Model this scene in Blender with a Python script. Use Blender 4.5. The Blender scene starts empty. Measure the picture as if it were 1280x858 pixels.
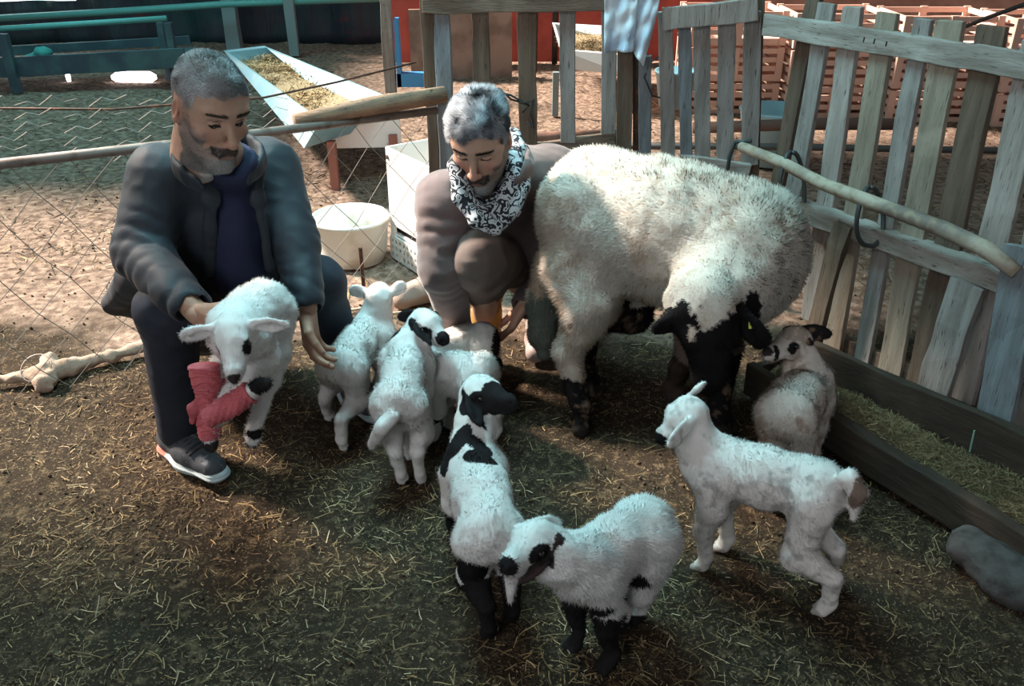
import bpy, bmesh, math, random
import numpy as np
from mathutils import Vector, Matrix

random.seed(7)
RNG = np.random.default_rng(11)
SC = bpy.context.scene
COL = SC.collection

# ------------------------------------------------------------------ camera, world, lights, exposure
FPX, PITCH, CAMH = 1100.0, math.radians(28), 1.5
cam = bpy.data.cameras.new('camera')
cam.sensor_width = 36.0
cam.lens = FPX / 1280 * 36.0
cam.clip_end = 100
camo = bpy.data.objects.new('camera', cam)
COL.objects.link(camo)
camo.location = (0, 0, CAMH)
camo.rotation_euler = (math.radians(90) - PITCH, 0, 0)
SC.camera = camo

SC.view_settings.view_transform = 'Standard'
SC.view_settings.look = 'None'
SC.view_settings.gamma = 1.0
SC.view_settings.use_curve_mapping = False
SC.view_settings.exposure = 0.42

wd = bpy.data.worlds.new('world')
SC.world = wd
wd.use_nodes = True
wd.node_tree.nodes['Background'].inputs[0].default_value = (0.66, 0.69, 0.72, 1)
wd.node_tree.nodes['Background'].inputs[1].default_value = 0.30


def light(name, kind, loc, target, energy, color, **kw):
    l = bpy.data.lights.new(name, kind)
    l.energy = energy
    l.color = color
    for k, v in kw.items():
        setattr(l, k, v)
    o = bpy.data.objects.new(name, l)
    COL.objects.link(o)
    o.location = loc
    d = Vector(target) - Vector(loc)
    o.rotation_euler = d.to_track_quat('-Z', 'Y').to_euler()
    return o


# low sun coming through the open side of the barn, behind and to the left
light('sun', 'SUN', (-5.5, 2.2 + 2.2, 5.4), (0, 2.2, 0), 12.0, (1.0, 0.84, 0.72), angle=math.radians(9))
# daylight through the teal translucent roof sheet overhead
light('roof_skylight', 'AREA', (-0.5, 2.7, 3.1), (-0.1, 2.3, 0), 36, (0.48, 0.92, 1.0),
      shape='RECTANGLE', size=1.3, size_y=1.2, spread=math.radians(110))
light('far_skylight', 'AREA', (-3.2, 6.0, 3.0), (-3.0, 5.5, 0), 60, (0.30, 0.90, 0.95),
      shape='RECTANGLE', size=2.5, size_y=2.0)
# daylight from the open front of the barn
light('doorway_daylight', 'AREA', (-1.8, -1.6, 3.0), (0, 2.0, 0.2), 66, (0.93, 0.97, 1.0),
      shape='RECTANGLE', size=2.4, size_y=1.6)

# ------------------------------------------------------------------ pixel helpers (turn a photo pixel into a point of the place)
_c, _s = math.cos(PITCH), math.sin(PITCH)


def _ray(px, py):
    a, b = (px - 640) / FPX, (429 - py) / FPX
    return np.array([a, _c + b * _s, -_s + b * _c])


def G(px, py, z=0.0):
    r = _ray(px, py)
    return np.array([0, 0, CAMH]) + r * ((z - CAMH) / r[2])


def Y(px, py, y):
    r = _ray(px, py)
    return np.array([0, 0, CAMH]) + r * (y / r[1])


def V(*a):
    return np.array(a, float)


def nrm(v):
    v = np.asarray(v, float)
    return v / (np.linalg.norm(v) + 1e-12)


UP = V(0, 0, 1)

# ------------------------------------------------------------------ object helpers


def tag(o, label=None, cat=None, group=None, kind=None):
    if label: o['label'] = label
    if cat: o['category'] = cat
    if group: o['group'] = group
    if kind: o['kind'] = kind
    return o


def empty(name, loc, label=None, cat=None, group=None, kind=None, rz=0):
    o = bpy.data.objects.new(name, None)
    o.empty_display_size = 0.1
    COL.objects.link(o)
    o.location = tuple(loc)
    o.rotation_euler = (0, 0, rz)
    return tag(o, label, cat, group, kind)


def org(o):
    p = np.zeros(3)
    while o is not None:
        p = p + np.array(o.location)
        o = o.parent
    return p


def mesh_np(name, v, f, mat, parent=None, cols=None, smooth=True, normals=None):
    """v Nx3 world coords, f list/array of quads or tris; world coords are kept under the parent."""
    v = np.asarray(v, np.float32)
    if parent is not None:
        v = v - org(parent).astype(np.float32)[None]
    f = np.asarray(f, np.int32)
    me = bpy.data.meshes.new(name)
    n, k = f.shape
    me.vertices.add(len(v))
    me.vertices.foreach_set('co', v.ravel())
    me.loops.add(n * k)
    me.loops.foreach_set('vertex_index', f.ravel())
    me.polygons.add(n)
    me.polygons.foreach_set('loop_start', np.arange(0, n * k, k, dtype=np.int32))
    me.polygons.foreach_set('loop_total', np.full(n, k, np.int32))
    me.update(calc_edges=True)
    me.validate()
    if smooth:
        me.polygons.foreach_set('use_smooth', np.ones(n, bool))
    if cols is not None:
        a = me.color_attributes.new('Col', 'FLOAT_COLOR', 'POINT')
        c = np.ones((len(v), 4), np.float32)
        c[:, :3] = cols
        a.data.foreach_set('color', c.ravel())
    if normals is not None:
        me.normals_split_custom_set_from_vertices(np.asarray(normals, np.float32).tolist())
    me.materials.append(mat)
    o = bpy.data.objects.new(name, me)
    COL.objects.link(o)
    if parent is not None:
        o.parent = parent
    return o


class MB:
    """collects boxes and tubes in world coords, builds ONE mesh"""

    def __init__(s):
        s.v, s.f = [], []

    def add(s, vs, fs):
        b = len(s.v)
        s.v += [tuple(map(float, p)) for p in vs]
        s.f += [tuple(b + i for i in q) for q in fs]
        return s

    def box(s, c, ax, ay, az, wob=0.0):
        """centre + three half-axis vectors"""
        c, ax, ay, az = map(lambda q: np.asarray(q, float), (c, ax, ay, az))
        vs = []
        for k in (-1, 1):
            for j in (-1, 1):
                for i in (-1, 1):
                    vs.append(c + i * ax + j * ay + k * az + (RNG.normal(0, wob, 3) if wob else 0))
        return s.add(vs, [(0, 2, 3, 1), (4, 5, 7, 6), (0, 1, 5, 4), (2, 6, 7, 3), (0, 4, 6, 2), (1, 3, 7, 5)])

    def board(s, a, b, w, wdir, t, segs=6, wob=0.0012, tw=0.0):
        """plank from a to b; width w along wdir, thickness t; slightly irregular"""
        a, b = np.asarray(a, float), np.asarray(b, float)
        d = nrm(b - a)
        wd_ = nrm(np.asarray(wdir, float) - d * np.dot(wdir, d))
        n = np.cross(d, wd_)
        base = len(s.v)
        bow = RNG.normal(0, wob * 1.5)
        for i in range(segs + 1):
            u = i / segs
            c = a + (b - a) * u + n * bow * math.sin(math.pi * u) * 2
            ww = w / 2 * (1 + RNG.normal(0, 0.02))
            for (j, k) in ((-1, -1), (1, -1), (1, 1), (-1, 1)):
                p = c + wd_ * j * ww + n * k * t / 2 + RNG.normal(0, wob, 3)
                s.v.append(tuple(p))
        for i in range(segs):
            q = base + i * 4
            for j in range(4):
                s.f.append((q + j, q + (j + 1) % 4, q + 4 + (j + 1) % 4, q + 4 + j))
        s.f.append((base + 3, base + 2, base + 1, base))
        q = base + segs * 4
        s.f.append((q, q + 1, q + 2, q + 3))
        return s

    def tube(s, pts, r, n=8, caps=True, jit=0.0):
        pts = [np.asarray(p, float) for p in pts]
        m = len(pts)
        rs = r if hasattr(r, '__len__') else [r] * m
        prev = None
        base = len(s.v)
        for i, p in enumerate(pts):
            d = nrm(pts[min(i + 1, m - 1)] - pts[max(i - 1, 0)])
            if prev is None:
                a = np.cross(d, UP if abs(d[2]) < 0.9 else V(1, 0, 0))
            else:
                a = prev - d * np.dot(prev, d)
            a = nrm(a)
            prev = a
            b = np.cross(d, a)
            for j in range(n):
                th = 2 * math.pi * j / n
                rr = rs[i] * (1 + (RNG.normal(0, jit) if jit else 0))
                s.v.append(tuple(p + (a * math.cos(th) + b * math.sin(th)) * rr))
        for i in range(m - 1):
            for j in range(n):
                q = base + i * n
                s.f.append((q + j, q + (j + 1) % n, q + n + (j + 1) % n, q + n + j))
        if caps:
            s.f.append(tuple(base + j for j in reversed(range(n))))
            s.f.append(tuple(base + (m - 1) * n + j for j in range(n)))
        return s

    def lathe(s, c, prof, n=32, axis=UP):
        c = np.asarray(c, float)
        ax = nrm(axis)
        a = nrm(np.cross(ax, V(1, 0, 0) if abs(ax[0]) < 0.9 else V(0, 1, 0)))
        b = np.cross(ax, a)
        base = len(s.v)
        for (r, h) in prof:
            for j in range(n):
                th = 2 * math.pi * j / n
                s.v.append(tuple(c + ax * h + (a * math.cos(th) + b * math.sin(th)) * max(r, 1e-4)))
        for i in range(len(prof) - 1):
            for j in range(n):
                q = base + i * n
                s.f.append((q + j, q + (j + 1) % n, q + n + (j + 1) % n, q + n + j))
        return s

    def build(s, name, mat, parent=None, bevel=0.0, smooth=False, angle=None, subsurf=0):
        og = (0, 0, 0)
        me = bpy.data.meshes.new(name)
        v = np.array(s.v)
        if parent is not None:
            vv = v - org(parent)
            me.from_pydata([tuple(p) for p in vv], [], s.f)
        else:
            lo, hi = v.min(0), v.max(0)
            og = (float((lo[0] + hi[0]) / 2), float((lo[1] + hi[1]) / 2), float(lo[2]))
            me.from_pydata([tuple(p) for p in v - np.array(og)], [], s.f)
        me.update()
        me.materials.append(mat)
        if smooth:
            me.polygons.foreach_set('use_smooth', np.ones(len(me.polygons), bool))
        o = bpy.data.objects.new(name, me)
        COL.objects.link(o)
        if parent is not None:
            o.parent = parent
        else:
            o.location = og
        if bevel:
            m = o.modifiers.new('bevel', 'BEVEL')
            m.width = bevel
            m.segments = 2
            m.limit_method = 'ANGLE'
        if subsurf:
            m = o.modifiers.new('sub', 'SUBSURF')
            m.levels = m.render_levels = subsurf
        return o


# ------------------------------------------------------------------ materials


def mat(name, col=(.5, .5, .5), rough=.7, metal=0., noise=None, attr=False, bump=None, sheen=0., spec=None, wave=None, emis=None, sss=0., trans=0.):
    m = bpy.data.materials.new(name)
    m.use_nodes = True
    nt = m.node_tree
    N, L = nt.nodes, nt.links
    b = N['Principled BSDF']
    b.inputs['Roughness'].default_value = rough
    b.inputs['Metallic'].default_value = metal
    b.inputs['Base Color'].default_value = (*col, 1)
    if spec is not None: b.inputs['Specular IOR Level'].default_value = spec
    if sheen: b.inputs['Sheen Weight'].default_value = sheen
    if sss:
        b.inputs['Subsurface Weight'].default_value = sss
        b.inputs['Subsurface Radius'].default_value = (.02, .007, .004)
    tc = N.new('ShaderNodeTexCoord')
    src = None
    if attr:
        a = N.new('ShaderNodeAttribute')
        a.attribute_name = 'Col'
        src = a.outputs['Color']
    if noise:
        # list of (scale, colour, strength lo, hi[, stretch xyz])
        for it in noise:
            sc_, c2, lo, hi = it[:4]
            st = it[4] if len(it) > 4 else (1, 1, 1)
            mp = N.new('ShaderNodeMapping')
            mp.inputs['Scale'].default_value = st
            L.new(tc.outputs['Object'], mp.inputs[0])
            n = N.new('ShaderNodeTexNoise')
            n.inputs['Scale'].default_value = sc_
            n.inputs['Detail'].default_value = 6
            L.new(mp.outputs[0], n.inputs['Vector'])
            r = N.new('ShaderNodeMapRange')
            r.inputs['From Min'].default_value = lo
            r.inputs['From Max'].default_value = hi
            L.new(n.outputs[0], r.inputs[0])
            mx = N.new('ShaderNodeMix')
            mx.data_type = 'RGBA'
            L.new(r.outputs[0], mx.inputs['Factor'])
            if src is None:
                mx.inputs['A'].default_value = (*col, 1)
            else:
                L.new(src, mx.inputs['A'])
            mx.inputs['B'].default_value = (*c2, 1)
            src = mx.outputs['Result']
    if src is not None:
        L.new(src, b.inputs['Base Color'])
    if bump:
        sc_, stg, dist = bump[:3]
        st = bump[3] if len(bump) > 3 else (1, 1, 1)
        mp = N.new('ShaderNodeMapping')
        mp.inputs['Scale'].default_value = st
        L.new(tc.outputs['Object'], mp.inputs[0])
        n = N.new('ShaderNodeTexNoise')
        n.inputs['Scale'].default_value = sc_
        n.inputs['Detail'].default_value = 8
        L.new(mp.outputs[0], n.inputs['Vector'])
        bp = N.new('ShaderNodeBump')
        bp.inputs['Strength'].default_value = stg
        bp.inputs['Distance'].default_value = dist
        L.new(n.outputs[0], bp.inputs['Height'])
        L.new(bp.outputs[0], b.inputs['Normal'])
    if emis:
        b.inputs['Emission Color'].default_value = (*emis[0], 1)
        b.inputs['Emission Strength'].default_value = emis[1]
    return m


# ------------------------------------------------------------------ signed-distance modelling: smooth bodies meshed with surface nets


def _hash(ix, iy, iz):
    h = (ix * 374761393 + iy * 668265263 + iz * 2147483647 + 12345) & 0xffffffff
    h = ((h ^ (h >> 13)) * 1274126177) & 0xffffffff
    return ((h ^ (h >> 16)) & 0xffff) / 65535.0 * 2 - 1


def vnoise(p, freq, seed=0):
    q = p * freq + seed * 17.31
    i = np.floor(q).astype(np.int64)
    f = q - i
    f = f * f * (3 - 2 * f)
    x, y, z = i[:, 0], i[:, 1], i[:, 2]
    fx, fy, fz = f[:, 0], f[:, 1], f[:, 2]

    def L(a, b, t): return a + (b - a) * t
    return L(L(L(_hash(x, y, z), _hash(x + 1, y, z), fx), L(_hash(x, y + 1, z), _hash(x + 1, y + 1, z), fx), fy),
             L(L(_hash(x, y, z + 1), _hash(x + 1, y, z + 1), fx), L(_hash(x, y + 1, z + 1), _hash(x + 1, y + 1, z + 1), fx), fy), fz)


class SDF:
    def __init__(s):
        s.P = []

    def cap(s, a, b, ra, rb=None, k=.02, col=None, op='u', flat=None, wr=None):
        """tapered capsule; flat=(axis, factor) squeezes it along an axis; wr=(amp, freq) folds around its length"""
        s.P.append(dict(t='c', a=np.asarray(a, float), b=np.asarray(b, float), ra=ra, rb=ra if rb is None else rb, k=k, col=col, op=op, flat=flat, wr=wr))
        return s

    def chain(s, pts, rs, **kw):
        for i in range(len(pts) - 1):
            s.cap(pts[i], pts[i + 1], rs[i], rs[i + 1], **kw)
        return s

    def ell(s, c, r, axes=None, k=.02, col=None, op='u'):
        """axes: 3x3 rows = ellipsoid axes"""
        s.P.append(dict(t='e', c=np.asarray(c, float), r=np.asarray(r, float), A=np.eye(3) if axes is None else np.array([nrm(x) for x in axes]), k=k, col=col, op=op))
        return s

    @staticmethod
    def dist(p, q):
        if p['t'] == 'c':
            a, b = p['a'], p['b']
            if p['flat'] is not None:
                ax, fc = nrm(p['flat'][0]), p['flat'][1]
                # scale space along ax about the capsule's own line
                ab = b - a
                m = lambda w: w + ax * (np.dot(w, ax) * (fc - 1))[..., None] if w.ndim > 1 else w + ax * np.dot(w, ax) * (fc - 1)
                q = a + m(q - a)
                b = a + m(ab)
            ba = b - a
            pa = q - a
            L2 = np.dot(ba, ba) + 1e-12
            h = np.clip(pa @ ba / L2, 0, 1)
            d = np.linalg.norm(pa - h[:, None] * ba, axis=1) - (p['ra'] + (p['rb'] - p['ra']) * h)
            if p['wr'] is not None:
                amp, fr = p['wr'][:2]
                L = math.sqrt(L2)
                tt = pa @ ba / L
                ph = tt * fr * .62 + 4.5 * vnoise(q, 6.0, 3) + 1.0 * vnoise(q, 19, 6)
                d = d - amp * (np.abs(np.sin(ph)) * 1.7 - 1.0) * np.clip(.25 + .85 * vnoise(q, 7, 5), 0, 1.0)
            if p['flat'] is not None:
                d = d / max(1.0, p['flat'][1]) if p['flat'][1] > 1 else d
            return d
        w = (q - p['c']) @ p['A'].T
        k0 = np.linalg.norm(w / p['r'], axis=1)
        k1 = np.linalg.norm(w / (p['r'] ** 2), axis=1) + 1e-9
        return k0 * (k0 - 1) / k1

    @staticmethod
    def comb(d, di, p):
        k = p['k']
        if p['op'] == 'u':
            h = np.clip(.5 + .5 * (di - d) / k, 0, 1)
            return di * (1 - h) + d * h - k * h * (1 - h)
        if p['op'] == 's':
            di = -di
            h = np.clip(.5 - .5 * (di - d) / k, 0, 1)
            return di * (1 - h) + d * h + k * h * (1 - h)
        if p['op'] == 'i':
            h = np.clip(.5 - .5 * (di - d) / k, 0, 1)
            return di * (1 - h) + d * h + k * h * (1 - h)

    def bounds(s):
        lo, hi = np.full(3, 1e9), np.full(3, -1e9)
        for p in s.P:
            if p['op'] != 'u': continue
            if p['t'] == 'c':
                f = 1 / p['flat'][1] if p['flat'] is not None and p['flat'][1] < 1 else 1
                for c, r in ((p['a'], p['ra']), (p['b'], p['rb'])):
                    lo = np.minimum(lo, c - r * f); hi = np.maximum(hi, c + r * f)
            else:
                e = np.abs(p['A'].T) @ p['r']
                lo = np.minimum(lo, p['c'] - e); hi = np.maximum(hi, p['c'] + e)
        return lo, hi

    def mesh(s, h, disp=None, pad=.02, cut=None, B=12):
        """surface-nets mesh of the field at grid step h; returns v, f, n"""
        lo, hi = s.bounds()
        lo = lo - pad; hi = hi + pad
        nb = np.ceil((hi - lo) / h / B).astype(int) + 1
        nx, ny, nz = nb * B
        Gd = np.full((nx, ny, nz), 1.0, np.float32)
        bx, by, bz = np.meshgrid(*[np.arange(n) for n in nb], indexing='ij')
        bi = np.stack([bx.ravel(), by.ravel(), bz.ravel()], 1)
        cen = lo + (bi + .5) * B * h
        R = B * h * .5 * math.sqrt(3)
        D = np.stack([s.dist(p, cen) for p in s.P], 1)
        tot = np.full(len(cen), 1e3)
        for i, p in enumerate(s.P):
            tot = s.comb(tot, D[:, i], p)
        loc = (np.stack(np.meshgrid(*[np.arange(B)] * 3, indexing='ij'), -1).reshape(-1, 3)) * h
        mx = max(p['k'] for p in s.P)
        for b in range(len(cen)):
            i, j, k = bi[b] * B
            if abs(tot[b]) > R * 1.7 + .03:
                if tot[b] < 0: Gd[i:i + B, j:j + B, k:k + B] = -1.0
                continue
            q = lo + bi[b] * B * h + loc
            lim = max(tot[b], 0) + R * 2.6 + mx
            d = np.full(len(q), 1e3)
            for n_, p in enumerate(s.P):
                if D[b, n_] > lim + .03: continue
                d = s.comb(d, s.dist(p, q), p)
            if disp is not None:
                near = np.abs(d) < .06
                if near.any(): d[near] += disp(q[near])
            if cut is not None:
                d = np.maximum(d, cut(q))
            Gd[i:i + B, j:j + B, k:k + B] = d.reshape(B, B, B)
        return surface_nets(Gd, lo, h)

    def color(s, v, default, jit=.0, seed=1):
        best = np.full(len(v), 1e9)
        out = np.tile(np.array(default, float), (len(v), 1))
        q = v + (np.stack([vnoise(v, 55, seed), vnoise(v, 55, seed + 1), vnoise(v, 55, seed + 2)], 1) * jit if jit else 0)
        for p in s.P:
            if p['op'] != 'u': continue
            d = s.dist(p, q)
            m = d < best
            best[m] = d[m]
            out[m] = default if p['col'] is None else p['col']
        return out


def surface_nets(Gd, org, h):
    S = Gd < 0
    c = [S[i:S.shape[0] - 1 + i, j:S.shape[1] - 1 + j, k:S.shape[2] - 1 + k] for i in (0, 1) for j in (0, 1) for k in (0, 1)]
    cnt = sum(x.astype(np.int8) for x in c)
    cell = (cnt > 0) & (cnt < 8)
    idx = np.full(cell.shape, -1, np.int64)
    ci = np.argwhere(cell)
    idx[cell] = np.arange(len(ci))
    pos = np.zeros((len(ci), 3)); num = np.zeros(len(ci))
    for a in range(3):
        for u in (0, 1):
            for w in (0, 1):
                o0 = [0, 0, 0]; oth = [x for x in range(3) if x != a]
                o0[oth[0]] = u; o0[oth[1]] = w
                o1 = list(o0); o1[a] = 1
                g0 = Gd[ci[:, 0] + o0[0], ci[:, 1] + o0[1], ci[:, 2] + o0[2]]
                g1 = Gd[ci[:, 0] + o1[0], ci[:, 1] + o1[1], ci[:, 2] + o1[2]]
                m = (g0 < 0) != (g1 < 0)
                t = g0[m] / (g0[m] - g1[m])
                pp = np.tile(np.array(o0, float), (m.sum(), 1)); pp[:, a] = t
                pos[m] += pp; num[m] += 1
    v = org + (ci + pos / num[:, None]) * h
    F = []
    for a in range(3):
        sl0 = [slice(None)] * 3; sl1 = [slice(None)] * 3
        sl0[a] = slice(0, -1); sl1[a] = slice(1, None)
        e = S[tuple(sl0)] != S[tuple(sl1)]
        ei = np.argwhere(e)
        b, c2 = (a + 1) % 3, (a + 2) % 3
        ei = ei[(ei[:, b] > 0) & (ei[:, c2] > 0)]
        ok = (ei[:, b] < idx.shape[b]) & (ei[:, c2] < idx.shape[c2])
        ei = ei[ok]
        db = np.zeros(3, int); db[b] = 1
        dc = np.zeros(3, int); dc[c2] = 1
        q = [ei - db - dc, ei - dc, ei, ei - db]
        quad = np.stack([idx[x[:, 0], x[:, 1], x[:, 2]] for x in q], 1)
        neg = S[ei[:, 0], ei[:, 1], ei[:, 2]]
        quad[~neg] = quad[~neg][:, ::-1]
        F.append(quad)
    F = np.concatenate(F)
    F = F[(F >= 0).all(1)]
    # vertex normals
    fn = np.cross(v[F[:, 2]] - v[F[:, 0]], v[F[:, 3]] - v[F[:, 1]])
    N = np.zeros_like(v)
    for j in range(4):
        for a in range(3):
            N[:, a] += np.bincount(F[:, j], fn[:, a], len(v))
    N /= np.linalg.norm(N, axis=1, keepdims=True) + 1e-12
    return v, F, N


def patches(v, cols, plist, seed=5, rag=.12):
    """pigment patches: (centre, radii, axes or None, colour)"""
    nz = vnoise(v, 60, seed) * .6 + vnoise(v, 25, seed + 1) * .7
    for (c, r, A, col) in plist:
        w = v - np.asarray(c, float)
        if A is not None: w = w @ np.array([nrm(x) for x in A]).T
        k = np.linalg.norm(w / np.asarray(r, float), axis=1)
        cols[k < 1 + nz * rag] = col
    return cols


def blades(v, F, N, cols, n, length, width, comb=(0, 0, -.6), lift=.6, seed=0, lenf=None, clump=0., dark=.12):
    """short hair as thin triangles sharing the skin's normals"""
    rg = np.random.default_rng(seed)
    a, b, c, d = (v[F[:, j]] for j in range(4))
    ar = np.linalg.norm(np.cross(c - a, d - b), axis=1) * .5
    w = ar.copy()
    if lenf is not None:
        lf = lenf[F[:, 0]]
        w = w * (lf > .02)
    fi = rg.choice(len(F), n, p=w / w.sum())
    u, t = rg.random(n)[:, None], rg.random(n)[:, None]
    p = (a[fi] * (1 - u) + b[fi] * u) * (1 - t) + (d[fi] * (1 - u) + c[fi] * u) * t
    nn = N[F[fi, 0]]
    col = cols[F[fi, 0]]
    cb = np.asarray(comb, float)
    if cb.ndim == 1: cb = np.tile(cb, (n, 1))
    else: cb = cb[F[fi, 0]]
    tn = cb - nn * np.sum(cb * nn, 1)[:, None]
    cl = np.stack([vnoise(p, 38, seed + 3), vnoise(p, 38, seed + 4), vnoise(p, 38, seed + 5)], 1) * clump
    dr = nn * lift + tn + rg.normal(0, .28, (n, 3)) + cl
    dr /= np.linalg.norm(dr, axis=1, keepdims=True)
    L = length * rg.uniform(.6, 1.3, n)[:, None]
    if lenf is not None: L = L * lf[fi][:, None]
    side = np.cross(dr, nn) + 1e-6
    side /= np.linalg.norm(side, axis=1, keepdims=True)
    W = width * rg.uniform(.7, 1.3, n)[:, None]
    p0 = p - nn * .0015
    tip = p + dr * L
    vv = np.stack([p0 - side * W / 2, p0 + side * W / 2, tip], 1).reshape(-1, 3)
    nv = np.repeat(nrm_rows(nn + dr * .25), 3, 0)
    k = 1 + rg.normal(0, dark, (n, 1))
    cc = np.clip(col * k, 0, 1)
    c3 = np.stack([cc * .85, cc * .85, np.clip(cc * 1.05, 0, 1)], 1).reshape(-1, 3)
    return vv, np.arange(3 * n).reshape(-1, 3), nv, c3


def nrm_rows(a):
    return a / (np.linalg.norm(a, axis=1, keepdims=True) + 1e-12)


def frame(f, up):
    """rows: forward, left, up (orthonormal)"""
    f = nrm(f)
    l = nrm(np.cross(up, f))
    return np.array([f, l, np.cross(f, l)])


# ------------------------------------------------------------------ shared materials
M_FUR = mat('wool_coat', attr=True, rough=.95, spec=.08)
M_SKIN = mat('skin', attr=True, rough=.55, spec=.35, bump=(260, .12, .002), sss=.06)
M_HAIR = mat('hair', attr=True, rough=.6, spec=.3)
M_EYE = mat('eye_glossy', (.012, .01, .009), rough=.08, spec=.6)
WHITE = (.74, .72, .70)
BLACK = (.012, .011, .012)
# ------------------------------------------------------------------ setting: earth floor, tarp wall, unseen roof pieces placed for shade
def terrain(x, y):
    q = np.stack([x, y, x * 0], 1)
    z = .012 * vnoise(q, 1.7, 1) + .010 * vnoise(q, 5.5, 2) + .0055 * vnoise(q, 17, 3) + .0035 * np.abs(vnoise(q, 48, 4)) + .002 * vnoise(q, 120, 6)
    far = np.clip((y - 3.2) / 3, 0, 1)
    return z * (1 + far * .2) - .006


def floor():
    ys = [.35]
    while ys[-1] < 10.5: ys.append(ys[-1] + max(.0075, .0042 * ys[-1] ** 1.25))
    ys = np.array(ys)
    xs = np.linspace(-1, 1, 620)
    xs = np.sign(xs) * (np.abs(xs) * 2.6 + np.abs(xs) ** 4 * 5.0)
    X, Yg = np.meshgrid(xs, ys, indexing='ij')
    nx, ny = X.shape
    z = terrain(X.ravel(), Yg.ravel())
    v = np.stack([X.ravel(), Yg.ravel(), z], 1)
    i, j = np.meshgrid(np.arange(nx - 1), np.arange(ny - 1), indexing='ij')
    a = (i * ny + j).ravel()
    f = np.stack([a, a + ny, a + ny + 1, a + 1], 1)
    m = mat('littered_earth', (.040, .027, .018), .95, spec=.1,
            noise=[(2.2, (.026, .020, .014), .40, .62), (38, (.120, .085, .050), .52, .70), (120, (.028, .020, .014), .52, .66), (150, (.22, .17, .10), .60, .70)],
            bump=(130, .8, .006))
    # bare reddish earth beyond the wire fence
    nt = m.node_tree; N, L = nt.nodes, nt.links
    b = N['Principled BSDF']
    src = b.inputs['Base Color'].links[0].from_socket
    tc = N.new('ShaderNodeTexCoord'); sp = N.new('ShaderNodeSeparateXYZ')
    L.new(tc.outputs['Object'], sp.inputs[0])
    n1 = N.new('ShaderNodeTexNoise'); n1.inputs['Scale'].default_value = 3
    L.new(tc.outputs['Object'], n1.inputs['Vector'])
    ad = N.new('ShaderNodeMath'); ad.operation = 'MULTIPLY_ADD'; ad.inputs[1].default_value = 1.2
    L.new(n1.outputs[0], ad.inputs[0]); L.new(sp.outputs['Y'], ad.inputs[2])
    r = N.new('ShaderNodeMapRange'); r.inputs['From Min'].default_value = 3.35; r.inputs['From Max'].default_value = 3.75
    L.new(ad.outputs[0], r.inputs[0])
    n2 = N.new('ShaderNodeTexNoise'); n2.inputs['Scale'].default_value = 26; n2.inputs['Detail'].default_value = 8
    L.new(tc.outputs['Object'], n2.inputs['Vector'])
    cr = N.new('ShaderNodeValToRGB')
    cr.color_ramp.elements[0].position = .38; cr.color_ramp.elements[0].color = (.13, .090, .070, 1)
    cr.color_ramp.elements[1].position = .66; cr.color_ramp.elements[1].color = (.33, .245, .19, 1)
    L.new(n2.outputs[0], cr.inputs[0])
    mx = N.new('ShaderNodeMix'); mx.data_type = 'RGBA'
    L.new(r.outputs[0], mx.inputs['Factor']); L.new(src, mx.inputs['A']); L.new(cr.outputs[0], mx.inputs['B'])
    L.new(mx.outputs['Result'], b.inputs['Base Color'])
    tag(mesh_np('floor', v, f, m), kind='structure')


floor()


def sheet(name, x0, x1, y0, y1, z, m, th=.03):
    b = MB()
    b.box(((x0 + x1) / 2, (y0 + y1) / 2, z), ((x1 - x0) / 2, 0, 0), (0, (y1 - y0) / 2, 0), (0, 0, th / 2))
    o = b.build(name, m)
    o['kind'] = 'structure'
    return o


M_SHADE_ROOF = mat('shade_roof_sheet', (.16, .17, .17), .7)
sheet('shade_roof', -9.0, 4.0, -4.0, 3.2, 3.25, M_SHADE_ROOF)  # unseen roof piece, its edge set to keep the foreground in shade
sheet('shade_roof', -12.0, -4.5, 5.7, 10.2, 3.25, M_SHADE_ROOF)  # unseen piece placed to shade the far left ground
sheet('shade_roof', -2.2, 4.0, 3.2, 6.9, 3.25, M_SHADE_ROOF)  # unseen piece added to shade the right fence and the earth behind it


def back_wall():
    m = mat('tarp', (.018, .026, .040), .55, noise=[(1.3, (.010, .045, .050), .45, .65, (1, 1, 2)), (2.2, (.12, .018, .016), .64, .74, (1, 1, 3))], bump=(3, .6, .08, (3, 1, .5)))
    xs = np.linspace(-7.5, 4.5, 240); zs = np.linspace(-.02, 1.55, 16)
    X, Z = np.meshgrid(xs, zs, indexing='ij')
    Yy = 9.3 + .05 * np.sin(X * 5.1) + .03 * np.sin(X * 13 + Z * 2)
    v = np.stack([X.ravel(), Yy.ravel(), Z.ravel()], 1)
    i, j = np.meshgrid(np.arange(239), np.arange(15), indexing='ij')
    a = (i * 16 + j).ravel()
    f = np.stack([a, a + 16, a + 17, a + 1], 1)
    hole = (X.ravel()[a] < -4.35) & (Z.ravel()[a] > .30)
    o = mesh_np('wall_back', v, f[~hole], m)
    o['kind'] = 'structure'
    md = o.modifiers.new('thick', 'SOLIDIFY'); md.thickness = .01
    w = MB(); w.box((-5.9, 9.45, .95), (1.65, 0, 0), (0, .01, 0), (0, 0, .65))
    o = w.build('window_1', mat('daylit_opening', (.9, .95, .97), .6, emis=((.85, .97, 1.0), 2.2))); o['kind'] = 'structure'
    # pink brick wall far right
    w = MB(); w.box((3.4, 8.9, .8), (2.4, 0, 0), (0, .06, 0), (0, 0, .8))
    o = w.build('wall_right', mat('pink_plaster', (.42, .25, .20), .9, noise=[(6, (.30, .16, .12), .4, .65)])); o['kind'] = 'structure'


back_wall()


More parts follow.
